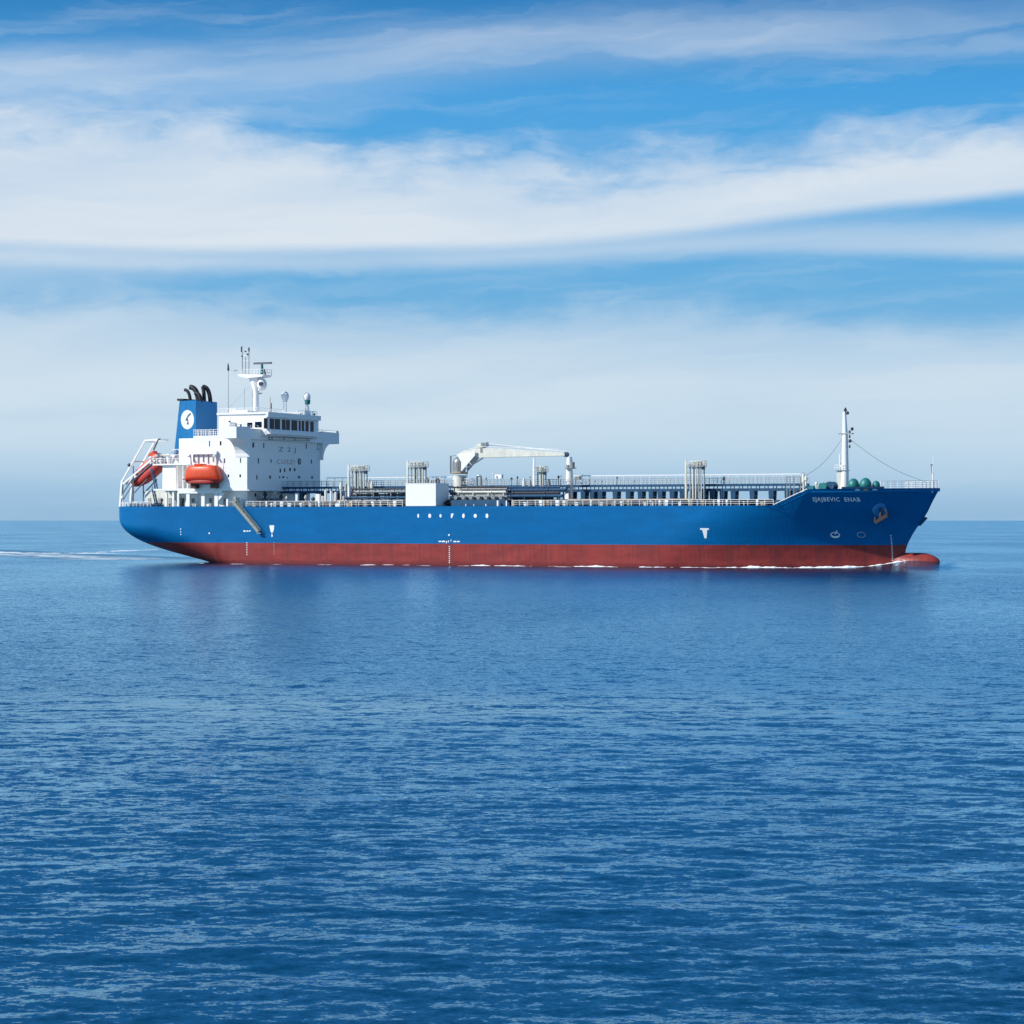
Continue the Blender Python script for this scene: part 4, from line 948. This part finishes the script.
for a_, b_, c_, d_, yy, y2 in ((842, 439, 805.5, 475.5, 0, -4), (851, 440, 926, 482, 0, 0)):
    A, B2 = survey(a_, yy, b_), survey(c_, y2, d_)
    pts = [(A[0] + (B2[0] - A[0]) * t, yy + (y2 - yy) * t, A[1] + (B2[1] - A[1]) * t - .9 * math.sin(math.pi * t)) for t in [i / 10 for i in range(11)]]
    h.tube(pts, .035, 5)
h.build('stay_wire', M['greyd'], fore)
# winch covers / ventilator domes
for p_, r_, y in ((853.5, 1.0, -5.0), (865.5, 1.08, -4.4), (876.2, .70, -3.4)):
    x = sx(p_, y); zz = sz(p_, 487, y)
    h = MB(); h.lathe((x, y, FZ), [(r_ * .9, 0), (r_ * .92, zz - FZ)] + [(r_ * math.cos(a), zz - FZ + .15 + r_ * 1.35 * math.sin(a)) for a in [math.pi / 2 * i / 8 * .995 for i in range(9)]], 20); h.build('winch_cover', M['teal'], ship, smooth=True)
for p_, y, s_, m_ in ((808.5, -8, .75, 'bluedk'), (824, -7.5, 1.1, 'teal'), (812, -8.2, .7, 'teal'), (831.5, -6.5, 1.25, 'bluedk'), (881, -3.0, .5, 'bluedk')):
    x = sx(p_, y); winch(x, y, FZ, s_, m_, 'windlass')
for p_, y, q_ in ((816.5, -8, 482), (819.5, -8, 484.5), (803.5, -8.5, 473), (806, -8.5, 476), (822.5, -7, 482)):
    x, z = survey(p_, y, q_); mushroom(x, y, FZ - (2.5 if p_ < 806 else 0), z - FZ + (2.5 if p_ < 806 else 0), .3, 'cream')
for p_, q_ in ((787, 477), (790, 476.5), (794, 477), (800.5, 477), (803, 472)):
    x, z = survey(p_, -3, q_); h = MB(); h.bar((x, -3, DK), (x, -3, z), .13); h.build('ladder_post', M['steel'], ship)
h = MB(); h.box(sx(786, -3), sx(806, -3), -3.2, -2.6, 15.9, 16.0); h.build('access_platform', M['grey'], ship)
# raised bulwark plate around the mooring deck
h = MB(); xx = [sx(845, -9) + i * .8 for i in range(9)]; n_ = len(xx)
for s_ in (-1,):
    h.add([(x, s_ * (half(x, deckz(x) - .01)), deckz(x) - .01) for x in xx] + [(x, s_ * (half(x, deckz(x) - .01) + .02), deckz(x) + .33) for x in xx] + [(x, s_ * (half(x, deckz(x) - .01) - .2), deckz(x) + .33) for x in xx] + [(x, s_ * (half(x, deckz(x) - .01) - .2), deckz(x) - .01) for x in xx],
          [(i + a * n_, i + 1 + a * n_, i + 1 + (a + 1) * n_, i + (a + 1) * n_) for a in range(3) for i in range(n_ - 1)])
h.build('bulwark_plate', M['bluedk'], ship, fix=True)
# fairlead openings
for p_, q_, m_, y in ((857.5, 489.3, 'mark', -9.2), (865.7, 489.4, 'amber', -8.2), (874.8, 489.7, 'mark', -7.0), (932.3, 491.2, 'mark', -.9)):
    for _ in range(4):
        x, z = survey(p_, y, q_); y = -half(x, z)
    z = min(z, deckz(x) - .25)
    drape([ell(x, z, .38 if p_ < 900 else .16, .17 if p_ < 900 else .26)], 'fairlead', M[m_])
# bow rail and jackstaff
pth = []; 
for x in np.linspace(sx(884, -5.5), 72.9, 9): pth.append((x, -max(half(x, 13.6) - .1, .03), deckz(x)))
railing(pth, 1.25, .7, .035, 4)
pth = [(x, -y, z) for x, y, z in pth]; railing(pth, 1.25, .7, .035, 4)
xj = sx(932.8, 0); h = MB(); h.tube([(xj, 0, FZ), (xj, 0, 16), (xj + .15, 0, sz(933, 456.5, 0))], [.14, .10, .04], 8); jk = h.build('jackstaff', M['white'], ship)
h = MB(); z = sz(931, 464.5, 0); h.bar((xj - .35, 0, z), (xj, 0, z - .1), .2); h.bar((xj - .3, 0, z - .1), (xj - .1, 0, z - 1.6), .1); h.build('anchor_light', M['greyd'], jk)

# anchors in their pockets
M['anchor'] = mat('anchor_iron', (0.045, 0.032, 0.032), 0.7, var=0.4, vscale=3)
def anchor(side, p_, q_, y0):
    y = y0
    for _ in range(6): x, z = survey(p_, y, q_); y = -half(x, z)
    if side > 0: y = -y
    nrm = Vector((0.35, side * .85, -.35)).normalized()
    c0 = Vector((x, y, z))
    h = MB(); h.tube([c0 - nrm * .6, c0 + nrm * .25, c0 + nrm * .5], [1.35, 1.25, .8], 18); b_ = h.build('anchor_bolster', M['funnel'], hull, smooth=True)
    a = MB(); o_ = c0 + nrm * .65
    top = o_ + Vector((.05, 0, .6)); bot = o_ + Vector((.15, side * .15, -1.55)); a.bar(top, bot, .45, .35)
    right = o_ + Vector((1.35, side * .05, -.75)); left = o_ + Vector((-.75, side * .2, -2.0))
    a.bar(left, right, .75, .6)
    a.tube([right, right + Vector((-.15, side * .1, .75)), right + Vector((-.45, side * .1, 1.1))], [.26, .2, .05], 8); a.tube([left, left + Vector((.0, side * .1, .7)), left + Vector((.05, side * .1, 1.0))], [.26, .2, .05], 8)
    a.build('anchor', M['anchor'], hull)
anchor(-1, 879.5, 509.5, -5)
anchor(1, 879.5, 509.5, -5)
# port side hawse guard standing out from the flare
x, z = survey(917, 1.0, 519.5)
h = MB(); h.prism_x([(0, 0), (2.2, .0), (2.2, 1.2), (0, 1.2)], 0, 1.5)
h = MB(); pr_ = [(x - 1.2, z + 1.2), (x + .6, z + .8), (x + 1.75, z + .25), (x + .45, z - 1.1), (x - .6, z - .55), (x - 1.6, z - .4)]
h.prism_y(pr_, .35, 1.7); h.build('hawse_guard', M['bluedk'], hull)

# accommodation ladder stowed slanting down the side
h = MB(); p = Vector((sx(233.5, -14.4), -14.45, sz(233.5, 501, -14.4))); q = Vector((sx(259, -14.4), -14.45, sz(259, 531.5, -14.4)))
for s_ in (-.35, .35): h.bar(p + Vector((s_ * 0 + .0, s_, 0)), q + Vector((0, s_, 0)), .12, .55)
for i in range(1, 26): c = p.lerp(q, i / 26); h.bar(c + Vector((0, -.35, 0)), c + Vector((0, .35, 0)), .25, .05)
lad = h.build('accommodation_ladder', M['alu'], ship)
h = MB(); d = (q - p).normalized(); nn = Vector((d.z, 0, -d.x)); nn = nn if nn.z > 0 else -nn
h.bar(p + nn * .75 + Vector((0, -.38, 0)), q + nn * .75 + Vector((0, -.38, 0)), .07)
h.bar(p + nn * .45 + Vector((0, -.38, 0)), q + nn * .45 + Vector((0, -.38, 0)), .05)
for i in range(0, 15): c = p.lerp(q, i / 14) + Vector((0, -.38, 0)); h.bar(c, c + nn * .75, .06)
h.build('ladder_handrail', M['alu'], lad)
h = MB(); h.box(q.x - .3, q.x + .6, -14.8, -14.1, q.z - .4, q.z - .25); h.build('ladder_platform', M['alu'], lad)
h = MB(); h.box(p.x - .9, p.x + .6, -14.8, -13.3, DK + .9, DK + 1.05); h.box(p.x - .3, p.x + .2, -13.9, -13.5, DK - .3, DK + 1.9); h.build('ladder_winch', M['grey'], lad)

# ------------------------------------------------------------------ lifeboats (things of their own)
def loft(secs, name, m_, parent, n=16, shape=None):
    """secs: (x, half width, z low, z high, roundness) closed rings"""
    mb = MB(); rings = []
    for (x, wd, zl_, zh_, ex) in secs:
        r = []
        for k in range(n):
            a = 2 * math.pi * k / n; ca, sa = math.cos(a), math.sin(a)
            r.append((x, wd * math.copysign(abs(ca) ** ex, ca), (zl_ + zh_) / 2 + (zh_ - zl_) / 2 * math.copysign(abs(sa) ** ex, sa)))
        rings.append(r)
    vs = [p for r in rings for p in r]
    fs = [(i * n + k, i * n + (k + 1) % n, (i + 1) * n + (k + 1) % n, (i + 1) * n + k) for i in range(len(secs) - 1) for k in range(n)]
    fs += [tuple(range(n)), tuple(range((len(secs) - 1) * n, len(secs) * n))]
    mb.add(vs, fs); return mb.build(name, m_, parent, smooth=True)
LY = -15.0
bl, br = sx(186, LY), sx(221.5, LY)
zbtm, zmid, ztp = sz(203, 484.3, LY), sz(203, 479.3, LY), sz(203, 465, LY)
L = br - bl; cxl = (bl + br) / 2
lb = bpy.data.objects.new('enclosed_lifeboat', None); C.objects.link(lb); lb.location = to_world(cxl, LY, zbtm); lb.rotation_euler = (0, 0, -TH)
tag(lb, 'orange enclosed lifeboat hanging level beside the white accommodation block', 'lifeboat')
H1 = zmid - zbtm; H2 = ztp - zbtm
secs = []
for t, wd, zl_, zh_ in ((-.5, .08, H1 * .75, H1 * 1.02), (-.47, .6, H1 * .45, H1 * 1.05), (-.4, 1.0, H1 * .15, H1 * 1.05), (-.25, 1.3, 0, H1 * 1.05), (0, 1.4, -.05, H1 * 1.05), (.25, 1.3, 0, H1 * 1.05), (.4, 1.0, H1 * .2, H1 * 1.08), (.47, .55, H1 * .5, H1 * 1.12), (.5, .08, H1 * .8, H1 * 1.15)):
    secs.append((t * L, wd, zl_, zh_, .75))
loft(secs, 'boat_hull', M['redhull'], lb)
secs = []
for t, wd, zh_ in ((-.495, .3, H1 * 1.1), (-.47, .75, H1 * 1.5), (-.43, 1.0, H2 * .72), (-.39, 1.15, H2 * .95), (-.2, 1.36, H2), (0, 1.4, H2), (.2, 1.36, H2), (.36, 1.15, H2 * .97), (.42, .95, H2 * .75), (.47, .6, H2 * .50), (.495, .25, H1 * 1.2)):
    secs.append((t * L, wd, H1 * .92, zh_, .55))
cano = loft(secs, 'canopy', M['orange'], lb)
h = MB(); h.box(-L * .49, L * .49, -1.46, 1.46, H1 * .93, H1 * 1.05); h.build('rubbing_strake', M['redhull'], lb, bevel=.03)
h = MB(); h.box(-.2 * L, .0 * L, -1.0, 1.0, H2 - .05, H2 + .22); h.build('hatch', M['orange'], cano, bevel=.05)
for t in (-.36, .36):
    h = MB(); h.tube([(t * L, 0, H2 * .6), (t * L, 0, H2 + .55)], .06, 6); h.build('lifting_hook', M['steel'], lb)
# davit for that boat (part of the ship)
h = MB()
xd0, xd1 = sx(190.5, -14.2), sx(216, -14.2); zd = sz(203, 453.5, -14.2)
for xx_ in (xd0, xd1):
    h.bar((xx_, -12.9, zL), (xx_, -14.4, zd - .3), .3, .35); h.bar((xx_, -14.3, zd - .2), (xx_, -15.2, zd - .6), .28)
    h.bar((xx_ - .0, -13.4, zL), (xx_ + (.9 if xx_ == xd1 else -.9), -13.6, zL + 2.6), .2)
h.box(xd0 - .3, xd1 + .3, -14.6, -14.2, zd - .15, zd + .3); h.box(xd0 - .3, xd1 + .3, -14.6, -13.4, zd + .3, zd + .45)
dv = h.build('lifeboat_davit', M['white'], ship)
h = MB()
for t in (-.36, .36):
    h.tube([(cxl + t * L, LY, ztp + .4), (cxl + t * L, -14.9, zd - .1)], .035, 5)
h.build('davit_falls', M['greyd'], dv)
h = MB()
for t in (-.28, .28): h.box(cxl + t * L - .6, cxl + t * L + .6, -15.3, -13.6, zL + .02, zbtm + .1)
h.build('boat_cradle', M['rust'], dv)
h = MB(); h.box(xd0 + .4, xd1 - .4, -13.98, -13.9, zL + .1, zL + .2)
for i in range(5): h.tube([(xd0 + .6 + i * 1.1, -14.1, zd - .3), (xd0 + .6 + i * 1.1, -14.1, zd - 1.6 - .3 * (i % 2))], .12, 6)
h.build('davit_blocks', M['grey'], dv)

# free-fall lifeboat
f0 = survey(130.5, YC - 1.0, 480); f1 = survey(157, YC - 1.0, 456.5)
ang = math.atan2(f1[1] - f0[1], f1[0] - f0[0]); FL = math.hypot(f1[0] - f0[0], f1[1] - f0[1])
mid = ((f0[0] + f1[0]) / 2 + .25, YC, (f0[1] + f1[1]) / 2 - .55); FL *= 1.06
ff_ = bpy.data.objects.new('free_fall_lifeboat', None); C.objects.link(ff_); ff_.location = to_world(*mid)
ff_.rotation_mode = 'XYZ'
ff_.matrix_world = Matrix.Translation(to_world(*mid)) @ Matrix.Rotation(-TH, 4, 'Z') @ Matrix.Rotation(-ang, 4, 'Y')
tag(ff_, 'red free-fall lifeboat tilted steeply on the launching frame at the stern', 'lifeboat')
# local x runs up the slide (boat stern), -x is the pointed bow aiming down and aft
hs = [(t, w_ * 1.12, zl_ * 1.45, zh_ * 1.22) for t, w_, zl_, zh_ in ((-.56, .1, -.15, .35), (-.50, .5, -.55, .75), (-.38, .95, -.95, 1.1), (-.2, 1.25, -1.2, 1.25), (0, 1.35, -1.3, 1.3), (.25, 1.35, -1.3, 1.3), (.42, 1.25, -1.25, 1.25), (.5, 1.1, -1.05, 1.15))]
loft([(t * FL, wd, zl_, .15, .7) for t, wd, zl_, zh_ in hs], 'boat_hull', M['redhull'], ff_)
M['pinkred'] = mat('faded_boat_red', (0.74, 0.17, 0.14), 0.45, var=0.2, vscale=2)
cn = loft([(t * FL, wd * .96, -.1, zh_, .75) for t, wd, zl_, zh_ in hs], 'canopy', M['pinkred'], ff_)
h = MB(); h.box(.28 * FL, .46 * FL, -.7, .7, 1.3, 2.3); h.build('conning_tower', M['orange'], ff_, bevel=.15)
h = MB(); h.box(.26 * FL, .28 * FL, -.5, .5, 1.65, 2.1); h.build('tower_window', M['glass'], ff_)
for t in (-.2, 0, .18):
    h = MB(); h.box(t * FL - .2, t * FL + .2, -1.5, -1.2, .5, .77); h.build('window', M['glass'], cn)
h = MB(); h.box(-.45 * FL, .5 * FL, -1.58, 1.58, -.02, .12); h.build('rubbing_strake', M['white'], ff_)

# ------------------------------------------------------------------ sea
def hull_clear(xw, yw):
    """ship coordinates of world points (arrays)"""
    dx, dy = xw - OX, yw - OY
    return dx * ct - dy * st, dx * st + dy * ct
SL = (0.45, 0.75, 0.85, 0.6)
BIAS = (-0.046, -0.034)
def sea():
    hf = CAM_H * F_PX
    d = np.concatenate([np.arange(2500, 620, -9.0), np.arange(620, 3.0, -0.85), np.arange(3.0, 0.5, -0.15)])
    Yr = hf / d
    NCOL = 820
    u = np.linspace(-1, 1, NCOL); kx = 0.75 * (0.36 * u + 0.64 * u ** 3)
    YY = Yr[:, None] * np.ones((1, NCOL)); XX = Yr[:, None] * kx[None, :]
    dY = np.abs(np.gradient(Yr))[:, None]; dX = (Yr[:, None] * np.abs(np.gradient(kx))[None, :])
    Zs = np.zeros_like(YY); rg = np.random.RandomState(5)
    n = 110
    lam = np.exp(np.linspace(np.log(.42), np.log(8.5), n))
    slope_tot = .070
    for i in range(n):
        la = lam[i] * rg.uniform(.95, 1.05)
        spread = 0.65
        phi = rg.normal(R(8), spread)                   # angle of travel off the view axis
        k = 2 * math.pi / la; kxx, kyy = k * math.sin(phi), k * math.cos(phi)
        lam_y = la / max(abs(math.cos(phi)), .05); lam_x = la / max(abs(math.sin(phi)), .05)
        wgt = np.clip((lam_y / dY - 2.2) / 2.5, 0, 1) * np.clip((lam_x / dX - 2.2) / 2.5, 0, 1)
        s_i = slope_tot * math.sqrt(2 / n) * (1.15 if la < 1.5 else .85 if la < 3 else .5 if la < 5 else .28)
        if wgt.max() <= 0: continue
        Zs += wgt * (s_i / k) * np.sin(kxx * XX + kyy * YY + rg.uniform(0, 6.28))
    # gusts: uneven strength of the ripples
    g = 1 + .35 * np.sin(XX * .045 + YY * .02 + 1) * np.sin(YY * .03 - XX * .017 + 2)
    Zs *= np.clip(g, .4, 1.6)
    sxx, syy = hull_clear(XX, YY)
    # water piled up round the bow
    Zs += 1.4 * np.exp(-((sxx - 70) / 7.5) ** 2 - (syy / 6.5) ** 2)
    nr, nc = YY.shape
    co = np.stack([XX, YY, Zs], -1).reshape(-1, 3).astype(np.float32)
    idx = np.arange(nr * nc).reshape(nr, nc)
    q = np.stack([idx[:-1, :-1], idx[:-1, 1:], idx[1:, 1:], idx[1:, :-1]], -1).reshape(-1, 4).astype(np.int32)
    me = bpy.data.meshes.new('sea'); me.vertices.add(len(co)); me.vertices.foreach_set('co', co.ravel())
    me.loops.add(q.size); me.loops.foreach_set('vertex_index', q.ravel())
    me.polygons.add(len(q)); me.polygons.foreach_set('loop_start', np.arange(0, q.size, 4, dtype=np.int32))
    me.update(calc_edges=True); me.shade_smooth()
    m_ = bpy.data.materials.new('sea_water'); m_.use_nodes = True
    t = NT(m_.node_tree); b = m_.node_tree.nodes['Principled BSDF']
    co_ = t.n('ShaderNodeTexCoord').outputs['Object']
    sp = t.n('ShaderNodeSeparateXYZ'); t.set(sp.inputs[0], co_); x, y, z = sp.outputs
    big = t.noise(t.vec(t.m('MULTIPLY', x, .012), t.m('MULTIPLY', y, .005), 0.0), 1.0, 4, .6)
    # churned paler water in the wake, spreading aft of the stern
    wd_ = t.m('ADD', t.m('MULTIPLY', t.m('ADD', x, 76.0), 0.891), t.m('MULTIPLY', t.m('SUBTRACT', y, 500.0), 0.454))
    wt_ = t.m('ADD', t.m('MULTIPLY', t.m('ADD', x, 76.0), -0.454), t.m('MULTIPLY', t.m('SUBTRACT', y, 500.0), 0.891))
    wn = t.noise(t.vec(t.m('MULTIPLY', wd_, .16), t.m('MULTIPLY', wt_, .05), 7.0), 1.0, 5, .65)
    wmask = t.m('MULTIPLY', t.mr(t.m('ADD', t.m('ABSOLUTE', wd_), t.m('MULTIPLY', t.m('SUBTRACT', wn, .5), 16.0)), 23.0, 8.0), t.mr(wt_, -12.0, 18.0))
    foamf = t.m('MULTIPLY', t.m('MULTIPLY', t.mr(wn, .38, .56), t.mr(t.m('ABSOLUTE', t.m('ADD', wd_, 2.0)), 16.0, 2.0)), t.mr(wt_, -4.0, 12.0))
    deep = t.mix(t.mr(big, .35, .65), (0.0, 0.036, 0.084, 1), (0.0, 0.046, 0.106, 1))
    deep = t.mix(t.m('MULTIPLY', wmask, .8), deep, (0.01, 0.12, 0.17, 1))
    rough = t.m('MULTIPLY_ADD', wmask, .18, .06)
    def slope(scale, k, seed, ax=.6, detail=2):
        nz = t.n('ShaderNodeTexNoise'); t.set(nz.inputs['Vector'], t.vec(t.m('MULTIPLY', x, ax), y, seed))
        nz.inputs['Scale'].default_value = scale; nz.inputs['Detail'].default_value = detail; nz.inputs['Roughness'].default_value = .55
        v = t.n('ShaderNodeVectorMath', operation='SUBTRACT'); t.set(v.inputs[0], nz.outputs['Color']); v.inputs[1].default_value = (.5, .5, .5)
        m = t.n('ShaderNodeVectorMath', operation='MULTIPLY'); t.set(m.inputs[0], v.outputs[0]); m.inputs[1].default_value = (k * ax, k, 0)
        return m.outputs[0]
    def vadd(a, b_):
        v = t.n('ShaderNodeVectorMath', operation='ADD'); t.set(v.inputs[0], a); t.set(v.inputs[1], b_); return v.outputs[0]
    patch = t.mr(t.noise(t.vec(t.m('MULTIPLY', x, .02), t.m('MULTIPLY', y, .008), 3.0), 1.0, 4, .6), .35, .65, .7, 1.15)
    far = t.mr(y, 50, 160, 0.52, 0.70)
    tot = vadd(vadd(slope(.35, SL[0], 1.0), slope(1.4, SL[1], 2.0)), vadd(slope(5.0, SL[2], 3.0, .7), slope(17.0, SL[3], 4.0, .8)))
    sc_ = t.n('ShaderNodeVectorMath', operation='SCALE'); t.set(sc_.inputs[0], tot); t.set(sc_.inputs[3], t.m('MULTIPLY', patch, far))
    gn = t.n('ShaderNodeNewGeometry').outputs['Normal']
    nm = t.n('ShaderNodeVectorMath', operation='NORMALIZE')
    # far off only the wave faces turned to an onlooker near the shore side are seen: fold the slopes that way
    raw = vadd(gn, sc_.outputs[0]); sr = t.n('ShaderNodeSeparateXYZ'); t.set(sr.inputs[0], raw)
    fold = t.mr(y, 60, 150); ny = sr.outputs[1]
    nyf = t.m('ADD', t.m('MULTIPLY', t.m('MULTIPLY', t.m('ABSOLUTE', ny), -1.0), fold), t.m('MULTIPLY', t.m('ADD', ny, BIAS[0]), t.m('SUBTRACT', 1.0, fold)))
    t.set(nm.inputs[0], t.vec(sr.outputs[0], nyf, sr.outputs[2]))
    N_ = nm.outputs[0]
    df = t.n('ShaderNodeBsdfDiffuse'); t.set(df.inputs['Color'], deep); t.set(df.inputs['Normal'], N_)
    gl = t.n('ShaderNodeBsdfGlossy'); gl.inputs['Color'].default_value = (0.50, 0.81, 1.0, 1); t.set(gl.inputs['Roughness'], rough); t.set(gl.inputs['Normal'], N_)
    fr = t.n('ShaderNodeFresnel'); fr.inputs['IOR'].default_value = 1.4; t.set(fr.inputs['Normal'], N_)
    mx_ = t.n('ShaderNodeMixShader'); t.set(mx_.inputs[0], t.m('MULTIPLY', fr.outputs[0], t.m('MULTIPLY_ADD', wmask, -.6, 1.15), clamp=True)); t.set(mx_.inputs[1], df.outputs[0]); t.set(mx_.inputs[2], gl.outputs[0])
    fd = t.n('ShaderNodeBsdfDiffuse'); fd.inputs['Color'].default_value = (.62, .72, .76, 1)
    m2 = t.n('ShaderNodeMixShader'); t.set(m2.inputs[0], t.m('MULTIPLY', foamf, .8)); t.set(m2.inputs[1], mx_.outputs[0]); t.set(m2.inputs[2], fd.outputs[0])
    t.t.links.new(m2.outputs[0], m_.node_tree.nodes['Material Output'].inputs[0]); m_.node_tree.nodes.remove(b)
    me.materials.append(m_)
    o = bpy.data.objects.new('sea', me); C.objects.link(o); tag(o, kind='structure', label='calm rippled deep blue open sea reaching the horizon', cat='sea')
    return o
sea()

# ------------------------------------------------------------------ foam
M['foam'] = mat('white_foam', (0.82, 0.85, 0.87), 0.9)
def pile(x, y):
    dx, dy = x - OX, y - OY
    a, b = dx * ct - dy * st, dx * st + dy * ct
    return 1.4 * math.exp(-((a - 70) / 7.5) ** 2 - (b / 6.5) ** 2)
def foam_ridge(mb, pts, wid, hgt, seed):
    """low lumpy ridge of foam following pts (world x, y)"""
    rg = random.Random(seed); n = len(pts); prof = 6; vs = []; fs = []
    ph = [rg.uniform(0, 6.28) for _ in range(8)]
    for i, (x, y) in enumerate(pts):
        t = i / max(n - 1, 1); ev = math.sin(math.pi * t) ** .5
        ns = .42 + .30 * math.sin(i * .13 + ph[0]) + .22 * math.sin(i * .41 + ph[1]) + .12 * math.sin(i * 1.1 + ph[2]) + rg.uniform(-.05, .05)
        ns = max(ns, -.4)
        a = Vector(pts[min(i + 1, n - 1)]) - Vector(pts[max(i - 1, 0)]); a.normalize(); nr = Vector((-a.y, a.x))
        for j in range(prof + 1):
            s_ = j / prof * 2 - 1
            vs.append((x + nr.x * s_ * wid * ev * max(.15, .4 + .8 * ns), y + nr.y * s_ * wid * ev * max(.15, .4 + .8 * ns), pile(x, y) - .05 + (hgt * ns * ev + .05) * math.sqrt(max(0, 1 - s_ * s_)) + rg.uniform(-.015, .015)))
    m_ = prof + 1
    for i in range(n - 1):
        for j in range(prof): fs.append((i * m_ + j, i * m_ + j + 1, (i + 1) * m_ + j + 1, (i + 1) * m_ + j))
    mb.add(vs, fs)
fm = MB()
def along(p0, p1, off, wid, hgt, seed):
    x0, x1 = sx(p0, -13.9 if p0 < 760 else -9), sx(p1, -13.9 if p1 < 760 else (-9 if p1 < 860 else -5))
    n = max(6, int((x1 - x0) / .22)); pts = []
    for i in range(n):
        x = x0 + (x1 - x0) * i / (n - 1); b = half(x, .1) + off; X_, Y_, _ = to_world(x, -b, 0); pts.append((X_, Y_))
    foam_ridge(fm, pts, wid, hgt, seed)
sg = [(362, 378, .10), (383, 396, .07), (404, 412, .05), (472, 512, .28), (500, 534, .22), (548, 560, .12), (572, 616, .28), (640, 674, .24), (680, 708, .12), (700, 732, .14), (712, 792, .38), (770, 838, .36), (792, 862, .4), (835, 905, .30), (880, 918, .15)]
for i, (a_, b_, hg) in enumerate(sg): along(a_, b_, .5 + .1 * (i % 3), .7, hg, i)
for i in range(16):
    a_ = 150 + i * 46 + rnd.uniform(-8, 8); along(a_, a_ + rnd.uniform(6, 18), 1.5 + rnd.uniform(0, 4), .2, .05, 50 + i)
o = fm.build('bow_wave_foam', M['foam'], None, smooth=True); tag(o, 'thin broken line of white foam along the ship waterline', 'foam', kind='stuff')
fm = MB(); hf = CAM_H * F_PX
def gpt(p, q): Yd = hf / (q - 520); return ((p - 512) / F_PX * Yd, Yd)
for k_, (p0, q0, p1, q1, wd, hg) in enumerate(((-60, 551.5, 46, 553, 2.6, .2), (40, 553.3, 126, 553.4, 2.6, .2), (96, 552.0, 158, 549.6, 2.0, .16))):
    a_, b_ = gpt(p0, q0), gpt(p1, q1); n = 90
    foam_ridge(fm, [(a_[0] + (b_[0] - a_[0]) * i / n, a_[1] + (b_[1] - a_[1]) * i / n + .8 * math.sin(i * .21 + k_)) for i in range(n + 1)], wd, hg, 90 + k_)
o = fm.build('wake_foam', M['foam'], None, smooth=True); tag(o, 'faint white wake streaks trailing behind the stern', 'foam', kind='stuff')
